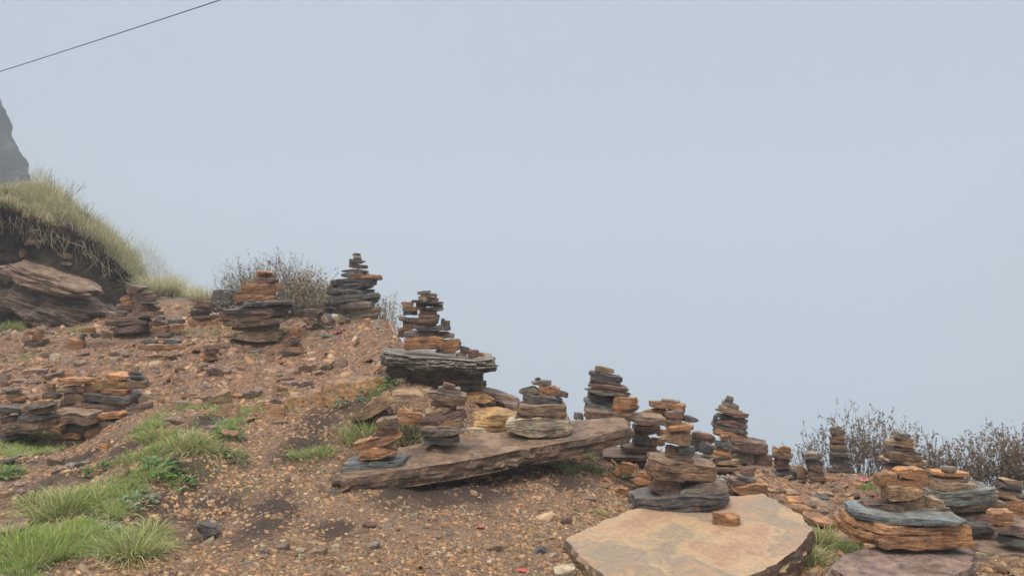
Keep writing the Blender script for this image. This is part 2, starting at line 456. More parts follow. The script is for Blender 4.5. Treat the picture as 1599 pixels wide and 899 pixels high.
def ground_z(x, y, micro=True):
    x = np.asarray(x, float); y = np.asarray(y, float)
    yy = np.maximum(y, 1.2)
    u = CU + F * x / yy
    u = np.clip(u, _us[0], _us[-1])
    ui = np.clip(np.searchsorted(_us, u) - 1, 0, len(_us) - 2)
    ua = np.array(_us, float)
    fu = (u - ua[ui]) / (ua[ui + 1] - ua[ui])
    fu = fu * fu * (3 - 2 * fu) * 0.5 + fu * 0.5
    di = np.clip(np.searchsorted(_dk, yy) - 1, 0, len(_dk) - 2)
    fd = np.clip((yy - _dk[di]) / (_dk[di + 1] - _dk[di]), 0, 1)
    za = _tab[ui, di] * (1 - fd) + _tab[ui, di + 1] * fd
    zb = _tab[ui + 1, di] * (1 - fd) + _tab[ui + 1, di + 1] * fd
    z = za * (1 - fu) + zb * fu
    for bx, by, dz, r in BUMPS:
        z = z + dz * np.exp(-((x - bx) ** 2 + (y - by) ** 2) / (r * r))
    if micro:
        amp = np.clip(yy / 12.0, 0.25, 3.0)
        z = z + fbm(x * 1.7 + 40, y * 1.7 + 40, 3) * 0.05 + fbm(x * 9 + 3, y * 9 + 8, 3) * 0.018 * np.minimum(amp * 4, 1.5)
    return z


def hit(u, v, dmin=2.0, dmax=11.0):
    """where the view ray through photo pixel (u, v) meets the hillside"""
    d = np.arange(dmin, dmax, 0.02)
    x = (u - CU) * d / F
    zr = EYE - (v - CV) * d / F
    zg = ground_z(x, d)
    w = np.nonzero(zr <= zg)[0]
    return float(d[w[0]]) if len(w) else None

# ------------------------------------------------------------------ rock maker
PAL = {'o': (0.38, 0.19, 0.085), 'r': (0.18, 0.105, 0.078), 'b': (0.20, 0.135, 0.09), 'g': (0.20, 0.175, 0.145), 'k': (0.085, 0.08, 0.08),
       't': (0.34, 0.225, 0.13), 'y': (0.40, 0.24, 0.09), 's': (0.145, 0.165, 0.155), 'c': (0.42, 0.36, 0.25), 'p': (0.22, 0.15, 0.12), 'd': (0.13, 0.09, 0.065)}
WORD = {'o': 'orange-brown', 'r': 'red-brown', 'b': 'brown', 'g': 'grey-brown', 'k': 'dark-grey', 't': 'tan', 'y': 'ochre-yellow',
        's': 'blue-grey', 'c': 'cream', 'p': 'purplish-brown'}
ORD = ("zeroth first second third fourth fifth sixth seventh eighth ninth tenth eleventh twelfth thirteenth fourteenth fifteenth sixteenth "
       "seventeenth eighteenth nineteenth twentieth").split() + ["%dth" % k for k in range(21, 60)]


def resample(pts, n):
    pts = np.asarray(pts, float)
    q = np.vstack([pts, pts[:1]])
    seg = np.hypot(*np.diff(q, axis=0).T)
    s = np.concatenate([[0], np.cumsum(seg)])
    t = np.linspace(0, s[-1], n, endpoint=False)
    return np.stack([np.interp(t, s, q[:, 0]), np.interp(t, s, q[:, 1])], 1)


def random_outline(w, dp, n, r):
    """broken shale plate seen from above: straight edges, some corners snapped off"""
    cs = [(-1, -1), (1, -1), (1, 1), (-1, 1)]
    cs = [(x * r.uniform(0.78, 1.0), y * r.uniform(0.72, 1.0)) for x, y in cs]
    pts = []
    for i in range(4):
        p, a, b = np.array(cs[i]), np.array(cs[i - 1]), np.array(cs[(i + 1) % 4])
        if r.random() < 0.75:
            pts.append(p + (a - p) * r.uniform(0.08, 0.36)); pts.append(p + (b - p) * r.uniform(0.08, 0.36))
        else: pts.append(p)
    p = resample(pts, n)
    p = 0.92 * p + 0.04 * (np.roll(p, 1, 0) + np.roll(p, -1, 0))
    ang = np.arange(n)
    j = 1 + 0.06 * fbm(ang * 0.3 + r.uniform(0, 90), ang * 0 + r.uniform(0, 90), 3)
    p *= j[:, None]
    p[:, 0] = (p[:, 0] - p[:, 0].min()) / np.ptp(p[:, 0]) - 0.5
    p[:, 1] = (p[:, 1] - p[:, 1].min()) / np.ptp(p[:, 1]) - 0.5
    return p * np.array([w, dp])


def rock_mesh(outline, t, r, layers=None, ragged=0.035, rounded=0.1, plane=None, topnoise=None, inner=(0.975, 0.82, 0.6, 0.35, 0.15), wedge=0.0):
    """a slab of shale: laminae with ragged broken edges under an uneven top. plane(x, y) gives the height of the top face"""
    n = len(outline)
    size = max(np.ptp(outline[:, 0]), np.ptp(outline[:, 1]))
    small = min(np.ptp(outline[:, 0]), np.ptp(outline[:, 1]))
    cen = outline.mean(0)
    rel = outline - cen
    rad = np.hypot(rel[:, 0], rel[:, 1]) + 1e-6
    if layers is None: layers = max(1, min(4, int(round(t / 0.022 + r.uniform(-0.4, 0.5)))))
    cuts = sorted([0.0, 1.0] + [min(0.93, max(0.07, (i + r.uniform(-0.35, 0.35)) / layers)) for i in range(1, layers)])
    if topnoise is None: topnoise = min(0.008, 0.15 * t) + 0.002
    sx, sy = r.uniform(0, 90), r.uniform(0, 90)
    ang = np.arange(n)
    wx = wedge * t / max(1e-6, size)
    V, Fc = [], []

    def ring(scale_arr, s, kk, nz=0.0):
        xy = cen + rel * scale_arr[:, None]
        base = plane(xy[:, 0], xy[:, 1]) if plane else 0.0
        z = base - t * (1 - s) + nz + wx * (xy[:, 0] - cen[0]) * s
        if s > 0.98 or s < 0.02:
            z = z + topnoise * 1.6 * fbm(xy[:, 0] / (0.25 * size) + sx + kk * 0, xy[:, 1] / (0.25 * size) + sy, 3)
        i0 = len(V)
        V.extend(np.column_stack([xy[:, 0], xy[:, 1], np.broadcast_to(z, xy[:, 0].shape)]).tolist())
        return i0

    rings = []
    for sc in inner[::-1]: rings.append(ring(np.full(n, sc * (1 - rounded * 0.6)), 0.0, 0, 0.0))
    edge = ragged * small
    for l in range(layers):
        s0, s1 = cuts[l], cuts[l + 1]
        o = -abs(r.gauss(0, 0.55)) * edge
        nzv = fbm(ang * 0.45 + r.uniform(0, 99), ang * 0.0 + r.uniform(0, 99), 3) * edge * 1.6 + fbm(ang * 0.12 + r.uniform(0, 99), ang * 0.0 + l, 2) * edge * 1.5
        for s in (s0, s0 * 0.5 + s1 * 0.5, s1):
            prof = 1 - rounded * abs(2 * s - 1) ** 2.5
            jit = fbm(ang * 0.9 + r.uniform(0, 99), ang * 0.0 + s * 9, 2) * edge * 0.5
            sc = (rad + o + nzv + jit) / rad * prof
            zj = fbm(ang * 0.5 + l * 7.7 + (s1 if s == s1 else s0) * 50, ang * 0.0 + 3, 2) * 0.18 * t / layers if 0 < s < 1 else 0.0
            rings.append(ring(sc, s, 0, zj))
    for sc in inner: rings.append(ring(np.full(n, sc * (1 - rounded * 0.9)), 1.0, 0, 0.0))
    for a, b in zip(rings[:-1], rings[1:]):
        for i in range(n):
            j = (i + 1) % n
            Fc.append((a + i, a + j, b + j, b + i))
    Fc.append(tuple(range(rings[0] + n - 1, rings[0] - 1, -1)))
    Fc.append(tuple(range(rings[-1], rings[-1] + n)))
    return V, Fc


def set_colour(o, code, r, vary=0.14):
    c = PAL[code]
    m = 1 + r.uniform(-vary, vary)
    h = r.uniform(-0.06, 0.06)
    o.color = (c[0] * m * (1 + h), c[1] * m, c[2] * m * (1 - h), 1)


def stone(name, u0, u1, vl, vr, th, code, d, group=None, r=None, depth=None, mat=None, rounded=None, pitch=None, yaw=None, plate=False):
    """a flat stone seen between photo columns u0..u1; vl, vr: height of its top at either end; th: thickness seen, all in photo pixels"""
    r = r or rng
    w = (u1 - u0) * d / F
    roll = math.atan2(-(vr - vl), (u1 - u0))
    L = w / max(0.5, math.cos(roll))
    dp = depth or min(0.34, w * r.uniform(0.5, 0.8))
    vc = (vl + vr) / 2 + th / 2
    vt_, vb_ = vc - th / 2, vc + th / 2
    t = ((vb_ - CV) * (d - dp / 2) - (vt_ - CV) * (d - 0.7 * dp / 2)) / F
    t = max(t, 0.55 * th * d / F) * 1.05
    if plate: t = 0.45 * th * d / F; dp = min(0.40, w * 0.72)
    t = max(t, 0.006)
    npx = (u1 - u0) * 0.64
    n = int(max(22, min(64, npx * 0.9)))
    out = random_outline(L, dp, n, r)
    chunky = t / L
    rd = rounded if rounded is not None else (0.0 + 0.06 * min(1, chunky) + r.uniform(0, 0.03))
    V, Fc = rock_mesh(out, t, r, ragged=0.04, rounded=rd, wedge=r.uniform(-0.45, 0.45), inner=(0.975, 0.8, 0.5, 0.2))
    o = mesh_obj(name, V, Fc, mat or M_STONE)
    aL, aR, pw = r.choice((0.0, 0.1, 0.2, 0.75)), r.choice((0.0, 0.1, 0.2, 0.75)), r.uniform(1.1, 2.2)
    bias = r.uniform(-0.5, 0.5)
    if chunky > 0.5: aL *= 0.4; aR *= 0.4
    for v in o.data.vertices:
        v.co.z += t / 2
        e = min(1.0, abs(2 * v.co.x / L)) ** pw * (aL if v.co.x < 0 else aR)
        v.co.z = v.co.z * (1 - e) + bias * e * t * 0.5
    x, y, _ = P((u0 + u1) / 2, vc, d)
    z = EYE - (vb_ - CV) * (d - dp / 2) / F + t / 2
    o.location = (x, y, z)
    o.rotation_euler = (pitch if pitch is not None else r.uniform(-0.05, 0.07), -(-roll), 0)
    o.rotation_euler = (o.rotation_euler[0], -roll, yaw if yaw is not None else r.uniform(-0.12, 0.12))
    set_colour(o, code, r)
    return o


def shape_word(w, h):
    k = h / max(w, 1)
    if k < 0.14: return 'thin flat'
    if k < 0.30: return 'flat'
    if k < 0.55: return 'thick'
    return 'blocky'


Z = {  # origin and scale of the photo crops the stones were measured in
    1: (0, 380, 5.32), 2: (300, 380, 4.703), 3: (0, 540, 5.32), 4: (500, 440, 4.703), 5: (500, 580, 4.494), 6: (780, 560, 4.994),
    7: (960, 600, 4.994), 8: (1200, 620, 4.008), 16: (1200, 740, 4.008), 15: (800, 740, 3.998), 14: (400, 674, 3.995), 13: (0, 674, 3.995),
    17: (200, 540, 4.442), 18: (540, 440, 7.49)}
OBJ_COUNT = 0
GROUND_FIX = []


def rowpx(zk, row):
    ox, oy, s = Z[zk]
    a, b, vl, vr, th, c = row
    return ox + a / s, ox + b / s, oy + vl / s, oy + vr / s, th / s, c


# every cairn: key, crop, distance, where it stands (for the labels), group phrase, rows from the top down
CAIRNS = [
 ('bank', 1, 6.8, 'the cairn beside the earth bank', True, [
  (1065,1215,350,352,48,'b'),(1060,1255,392,400,27,'t'),(1005,1112,450,425,55,'o'),(1100,1168,425,430,58,'g'),(1160,1298,418,440,60,'r'),
  (1118,1180,490,475,45,'t'),(1030,1112,485,490,32,'o'),(1172,1320,484,488,17,'g'),(975,1112,512,516,42,'b'),(1102,1320,500,500,72,'r'),
  (958,1098,555,558,28,'g'),(898,1062,570,582,52,'r'),(1066,1342,575,565,52,'b'),(900,1255,625,620,68,'b'),(920,1235,690,676,64,'p')]),
 ('bankside', 1, 6.75, 'the heap right of the bank cairn', True, [
  (1290,1372,598,604,34,'g'),(1395,1535,628,634,30,'k'),(1250,1400,655,650,34,'r'),(1420,1530,690,680,34,'o'),(1250,1412,700,695,40,'o'),
  (1265,1435,740,735,42,'p')]),
 ('tinyleft', 1, 6.7, 'the tiny cairn under the earth bank', True, [
  (345,395,675,676,17,'g'),(303,402,692,690,24,'t'),(220,368,728,722,34,'o'),(365,455,730,735,20,'g'),(275,355,768,770,30,'o'),
  (205,390,798,800,32,'r'),(215,385,826,830,38,'k')]),
 ('path', 1, 6.5, 'the low pile by the bank foot', True, [
  (680,790,705,700,42,'o'),(660,720,750,755,24,'g'),(760,850,745,748,36,'k'),(845,930,720,738,58,'t'),(560,700,800,802,80,'o'),(650,700,775,780,40,'r')]),
 ('mini', 2, 7.1, 'the small cairn left of brown cairn', True, [
  (10,92,435,408,22,'t'),(18,150,425,427,24,'r'),(8,142,450,453,24,'r'),(0,140,478,478,22,'b'),(0,132,498,498,18,'k'),(-10,122,514,515,22,'b'),
  (12,182,532,530,26,'r'),(-20,200,558,558,46,'o')]),
 ('brown', 2, 6.35, 'the brown cairn before the twiggy shrub', True, [
  (484,590,204,203,18,'o'),(480,548,218,220,46,'o'),(540,606,222,226,22,'r'),(545,612,243,245,22,'b'),(458,634,262,250,40,'r'),
  (380,645,298,292,66,'o'),(330,622,366,358,68,'o'),(330,745,428,418,32,'g'),(262,768,478,462,34,'k'),(212,704,505,482,64,'r'),
  (236,704,556,530,58,'b'),(296,637,590,582,56,'b'),(266,656,648,648,72,'t'),(276,448,725,722,80,'b'),(440,600,745,760,40,'k')]),
 ('browntoe', 2, 6.1, 'the foot of the brown cairn', True, [
  (370,512,772,765,52,'g'),(185,275,758,768,50,'g')]),
 ('dark', 2, 6.85, 'the dark slate cairn on the crest', True, [
  (1180,1240,74,75,16,'k'),(1178,1240,89,90,15,'c'),(1184,1247,103,104,16,'k'),(1155,1272,120,122,24,'k'),(1146,1286,148,158,28,'r'),
  (1102,1302,188,190,26,'k'),(1100,1302,212,212,48,'g'),(1150,1394,236,236,28,'o'),(1024,1356,262,264,42,'k'),(1068,1326,298,295,38,'s'),
  (1003,1072,304,305,27,'r'),(998,1337,332,336,46,'k'),(1010,1387,380,360,42,'s'),(972,1368,418,400,40,'k'),(973,1020,394,398,22,'t'),
  (978,1342,440,428,44,'g'),(1036,1385,474,476,48,'t'),(955,1040,474,480,34,'k'),(1080,1382,518,514,42,'g')]),
 ('topple', 2, 6.6, 'the heap below the dark slate cairn', True, [
  (815,925,552,570,28,'t'),(790,962,490,486,60,'r'),(918,1000,545,588,32,'g'),(955,1000,520,570,34,'t'),(985,1042,510,562,36,'g'),
  (1040,1140,528,562,28,'t'),(1070,1160,520,560,24,'g'),(885,935,590,585,34,'g'),(972,1100,606,610,36,'g'),(1175,1265,565,595,22,'t'),
  (1250,1306,562,564,32,'o'),(1095,1180,628,632,28,'k'),(1005,1100,720,718,42,'g'),(1210,1320,740,742,40,'o')]),
 ('knee', 2, 5.95, 'the thin little cairn on the red scree', True, [
  (740,796,616,617,38,'o'),(733,800,655,655,34,'o'),(700,803,690,690,48,'r'),(688,802,735,735,34,'r'),(658,822,765,765,28,'o'),
  (640,850,786,788,26,'b'),(668,842,808,808,26,'k')]),
 ('stub', 2, 5.75, 'the low stub cairn on the scree', True, [
  (128,196,713,714,24,'t'),(88,206,738,738,36,'t'),(78,200,776,776,34,'b'),(62,172,822,815,30,'o'),(60,180,846,842,20,'b')]),
 ('pedestal', 1, 5.8, 'the slab table left of the scree', True, [
  (1190,1312,800,800,36,'s'),(1308,1372,818,820,26,'o'),(1368,1502,794,798,38,'s'),(1170,1516,842,842,50,'o'),(1188,1420,900,890,92,'t')]),
 ('twin', 18, 5.1, 'the left column on the upper slab', True, [
  (648,800,232,240,30,'t'),(658,792,262,268,34,'o'),(662,832,305,308,40,'g'),(662,836,345,345,44,'k'),(618,802,415,415,44,'g'),
  (668,822,455,455,32,'k'),(668,812,485,488,32,'r'),(668,822,515,515,48,'o'),(608,762,538,542,55,'t'),(606,705,575,590,62,'r')]),
 ('tower', 18, 4.95, 'the right column on the upper slab', True, [
  (833,996,116,98,34,'g'),(868,1072,146,138,32,'g'),(845,1000,172,178,42,'t'),(990,1088,180,182,46,'o'),(758,1146,212,238,26,'k'),
  (812,1146,252,262,36,'k'),(780,940,285,292,42,'o'),(930,1142,300,295,40,'g'),(858,1080,338,340,48,'r'),(843,1104,385,387,36,'r'),
  (760,1092,422,430,58,'r'),(828,1064,480,484,42,'t'),(812,1228,512,528,50,'k'),(1088,1226,580,584,26,'t'),(690,1082,584,584,78,'g'),(1078,1272,604,612,48,'g')]),
 ('towerfoot', 18, 4.9, 'the foot of the upper slab columns', True, [
  (1112,1160,428,432,96,'k'),(1155,1218,455,462,64,'r'),(686,1160,656,660,136,'o'),(1120,1338,668,690,142,'o'),(1308,1350,700,705,76,'g'),
  (1338,1448,752,772,74,'g'),(1055,1282,796,806,36,'r'),(1290,1420,838,842,30,'t'),(1368,1470,806,815,34,'r'),(1430,1555,790,800,90,'r'),(1545,1620,820,840,44,'o')]),
 ('slableft', 5, 3.78, 'the leftmost stack on the long slab', True, [
  (388,546,334,330,70,'b'),(388,512,400,394,34,'o'),(368,562,438,405,36,'r'),(240,580,515,420,66,'o'),(285,546,560,530,78,'o'),
  (340,502,612,612,50,'t'),(188,630,592,572,122,'s')]),
 ('slabmid', 5, 3.98, 'the tapered stack amid the long slab', True, [
  (858,948,80,96,26,'r'),(823,988,106,128,44,'g'),(733,1030,132,175,72,'b'),(778,952,205,215,34,'t'),(740,952,290,232,46,'t'),
  (698,1030,340,255,78,'r'),(700,1012,382,330,56,'t'),(712,1042,408,378,66,'g'),(728,978,456,460,62,'s'),(845,975,472,452,36,'g'),(768,1088,520,540,68,'b')]),
 ('slabright', 6, 4.25, 'the fat stack on the long slab', True, [
  (274,318,150,150,20,'k'),(248,404,165,175,40,'g'),(148,310,218,224,66,'g'),(300,470,210,235,98,'o'),(440,538,250,262,44,'k'),(178,490,276,305,84,'k'),(140,525,345,375,108,'b'),
  (123,240,428,432,66,'b'),(43,556,478,468,150,'c')]),
 ('lean', 6, 4.85, 'the leaning dark stack behind the slab', True, [
  (745,892,64,80,38,'t'),(698,952,96,150,42,'k'),(705,952,142,185,46,'k'),(680,1000,190,224,46,'r'),(668,1018,236,268,42,'g'),
  (684,905,275,300,52,'k'),(652,830,308,340,52,'s'),(662,905,345,370,52,'s'),(800,905,335,350,70,'s')]),
 ('leanside', 6, 4.75, 'the blocks against the leaning dark stack', True, [
  (885,1080,300,312,50,'o'),(885,1086,346,350,90,'o'),(648,1010,402,432,76,'b'),(980,1292,440,460,62,'b'),(580,655,425,430,50,'g')]),
 ('ledge', 6, 4.95, 'the ledge cairn behind the pillar', True, [
  (1258,1412,324,330,24,'b'),(1170,1450,345,362,46,'o'),(1398,1450,368,372,58,'r'),(1110,1302,394,400,44,'o'),(1158,1312,430,435,34,'k'),
  (1420,1546,440,470,42,'k'),(1290,1440,405,410,60,'b'),(1040,1252,515,515,78,'r'),(1250,1420,470,475,50,'b'),(1228,1300,552,556,48,'o'),
  (1030,1172,595,600,72,'s'),(1148,1292,628,636,42,'o'),(1400,1500,505,515,40,'r'),(1415,1492,545,548,42,'g'),(940,1240,655,662,72,'r'),
  (775,1290,735,742,54,'b'),(828,1142,792,795,44,'k')]),
 ('pillar', 7, 3.68, 'the tall pillar on the flat sandy slab', True, [
  (395,535,205,225,70,'r'),(395,522,284,288,42,'b'),(394,596,324,320,34,'o'),(394,532,354,354,42,'t'),(394,592,386,380,62,'t'),
  (348,598,412,448,44,'t'),(468,618,485,488,60,'s'),(392,480,480,490,56,'b'),(392,606,530,552,44,'b'),(398,604,562,590,44,'r'),
  (344,402,560,566,84,'y'),(388,618,622,642,44,'b'),(608,680,616,640,62,'o'),(240,782,592,650,150,'b')]),
 ('pillarfoot', 15, 3.62, 'the base of the tall pillar', True, [
  (856,1050,10,30,120,'r'),(1010,1335,85,55,130,'g'),(722,1366,145,128,112,'k')]),
 ('pillarchip', 15, 3.37, 'the sandy slab beside the tall pillar', True, [(1245,1425,262,268,74,'o')]),
 ('spire', 7, 5.15, 'the leaning spire with tiny rounded top', True, [
  (874,922,96,98,30,'g'),(858,922,112,122,30,'k'),(838,966,130,172,34,'g'),(814,988,168,208,30,'t'),(790,1038,196,240,34,'r'),
  (788,1022,228,278,36,'g'),(792,1036,262,312,60,'r'),(764,800,245,250,52,'k'),(760,1026,312,362,38,'k'),(762,1032,352,402,58,'o'),
  (888,1036,432,446,26,'t')]),
 ('spirefoot', 7, 5.05, 'the ledge under the leaning spire', True, [
  (596,790,374,400,92,'r'),(890,1194,440,460,90,'p'),(560,680,430,440,90,'k'),(895,1072,520,532,84,'b'),(1066,1224,538,550,96,'r')]),
 ('finger', 7, 4.55, 'the small stack before the leaning spire', True, [
  (820,886,400,402,20,'o'),(816,888,420,420,17,'t'),(824,892,435,437,25,'o'),(778,918,442,470,46,'s'),(778,896,490,500,42,'o'),
  (770,898,522,532,36,'o'),(746,908,555,562,42,'r'),(746,962,592,600,34,'t'),(690,988,624,638,48,'b'),(790,920,676,680,40,'o')]),
 ('fingerside', 7, 4.7, 'the slates left of the small stack', True, [
  (664,782,460,478,78,'k'),(612,755,530,545,62,'s'),(600,740,590,598,40,'k')]),
 ('midground', 7, 4.2, 'the loose blocks behind the sandy slab', True, [
  (884,1164,785,785,98,'o'),(770,882,722,732,84,'s'),(892,1102,738,748,62,'r'),(945,1100,700,745,30,'s'),(985,1080,650,655,60,'r')]),
 ('scrap', 7, 4.25, 'the scraps left of the pillar', True, [
  (42,182,622,635,72,'o'),(0,46,640,680,46,'o'),(122,205,660,700,46,'t'),(185,292,690,700,42,'o'),(122,282,730,738,52,'o'),(168,392,806,822,74,'o'),(0,105,808,812,70,'o')]),
 ('pawn', 7, 5.1, 'the pawn-like cairn with an orange head', True, [
  (1228,1290,494,496,40,'t'),(1284,1372,482,490,54,'o'),(1224,1382,544,548,36,'b'),(1248,1366,575,578,50,'r'),(1242,1366,624,628,36,'r'),
  (1262,1366,655,656,22,'k'),(1178,1412,690,684,72,'k'),(1416,1502,650,655,98,'t'),(1228,1524,764,760,72,'b')]),
 ('squat', 8, 5.0, 'the squat cairn beside the pawn-like cairn', True, [
  (212,312,356,348,38,'g'),(275,338,364,364,30,'o'),(233,342,394,396,38,'k'),(243,346,430,434,32,'r'),(238,350,460,462,34,'b'),
  (243,352,492,494,38,'b'),(343,428,503,515,50,'o')]),
 ('dice', 8, 5.35, 'the narrow upright cairn', True, [
  (392,460,182,184,18,'g'),(384,474,198,200,22,'g'),(388,477,214,216,24,'k'),(400,472,234,236,26,'o'),(386,474,257,262,26,'r'),(384,470,280,282,16,'k'),
  (384,480,296,298,26,'t'),(388,486,320,322,26,'k'),(384,494,346,349,24,'k'),(384,512,368,372,30,'k'),(383,516,400,402,30,'k'),
  (397,512,428,432,30,'r'),(368,526,458,460,28,'k'),(400,517,485,488,30,'r')]),
 ('bushy', 8, 4.95, 'the cairn against the tallest shrub', True, [
  (785,882,214,236,34,'g'),(780,902,244,264,32,'o'),(740,912,276,288,30,'t'),(790,902,302,314,32,'o'),(733,942,322,348,24,'g'),
  (735,962,346,368,48,'b'),(708,982,390,408,30,'t'),(738,902,418,430,30,'k'),(742,962,444,454,34,'o')]),
 ('frontright', 8, 3.35, 'the foremost right cairn', True, [
  (788,962,455,448,66,'o'),(668,800,488,480,74,'o'),(768,992,538,508,52,'o'),(703,972,575,560,82,'t'),(733,968,652,638,66,'t'),
  (958,1088,622,648,52,'t'),(604,880,668,700,74,'r'),(866,1122,700,700,80,'b')]),
 ('frontbase', 16, 3.3, 'the base of the foremost right cairn', True, [
  (494,1164,262,278,62,'s'),(486,1152,318,338,152,'o')]),
 ('behindright', 8, 4.05, 'the broad cairn behind the foremost one', True, [
  (1088,1174,438,440,32,'g'),(1002,1232,462,478,26,'o'),(1055,1162,488,490,26,'t'),(1003,1224,505,510,38,'b'),(1013,1282,542,536,54,'t'),
  (968,1358,582,582,88,'s'),(1035,1452,655,630,80,'b'),(1100,1390,738,728,76,'r')]),
 ('behindbase', 16, 3.95, 'the base of the broad cairn', True, [
  (1140,1406,318,316,48,'k'),(1243,1406,325,330,48,'o'),(1140,1494,364,372,76,'r')]),
 ('edge', 8, 4.35, 'the cairn cut by the right edge', True, [
  (1442,1578,500,538,34,'t'),(1428,1576,525,558,36,'k'),(1426,1582,565,590,46,'k'),(1384,1592,582,618,42,'t'),(1438,1640,640,650,94,'o'),(1500,1680,600,606,46,'g')]),
 ('edgefoot', 16, 3.75, 'the blocks in the bottom right corner', True, [
  (1383,1516,235,242,82,'o'),(1395,1640,325,318,70,'p'),(1450,1640,405,405,56,'s'),(1540,1680,360,365,90,'b'),(1255,1640,450,462,96,'b')]),
 ('yellow', 3, 4.75, 'the cairn with a yellow block', True, [
  (1090,1162,170,176,22,'t'),(1074,1176,203,213,19,'g'),(1078,1182,225,233,18,'g'),(1080,1202,244,252,18,'k'),(1080,1212,262,268,20,'g'),
  (884,1082,230,234,50,'o'),(1064,1238,286,290,66,'b'),(818,1072,284,288,82,'y'),(722,832,320,306,80,'o'),(828,1092,366,372,34,'o'),
  (748,1162,398,420,62,'k'),(1040,1155,405,425,56,'s'),(1140,1302,420,428,64,'b'),(668,1164,464,484,88,'r')]),
 ('yellowfoot', 3, 4.55, 'the foot of the yellow block cairn', True, [
  (838,1062,560,562,46,'o'),(468,852,548,562,88,'b'),(1063,1262,498,500,88,'p'),(1034,1292,600,582,40,'b'),(838,1082,606,640,62,'p'),
  (540,852,650,650,88,'s'),(710,942,720,640,78,'o'),(880,1112,668,664,92,'s'),(498,722,728,722,52,'o'),(476,726,782,776,52,'r'),(1010,1100,770,725,20,'g')]),
 ('leftshelf', 3, 4.75, 'the shelf left of the yellow block cairn', True, [
  (498,782,272,275,50,'o'),(495,662,352,335,52,'t'),(598,722,352,340,46,'t'),(560,752,398,400,80,'b'),(505,660,450,455,85,'b'),(355,502,385,385,60,'b'),
  (380,460,305,312,36,'o'),(355,482,338,348,38,'t')]),
 ('leftedge', 3, 4.45, 'the sprawling heap at the left edge', True, [
  (320,436,466,442,34,'o'),(258,476,502,460,42,'g'),(165,262,500,512,46,'o'),(200,442,540,502,54,'b'),(168,472,592,578,56,'k'),
  (93,482,650,610,98,'b'),(395,532,658,664,52,'o'),(-20,182,600,582,52,'b'),(-15,106,552,540,36,'t'),(-15,212,512,522,46,'k'),
  (-30,122,658,642,76,'r'),(-40,205,720,712,66,'k'),(120,210,740,700,26,'r')]),
 ('leftstack', 3, 4.85, 'the small orange stack at the left edge', True, [
  (30,162,360,345,24,'g'),(48,182,378,374,24,'t'),(58,192,402,400,28,'b'),(90,218,428,430,30,'o'),(93,204,456,460,26,'b')]),
]

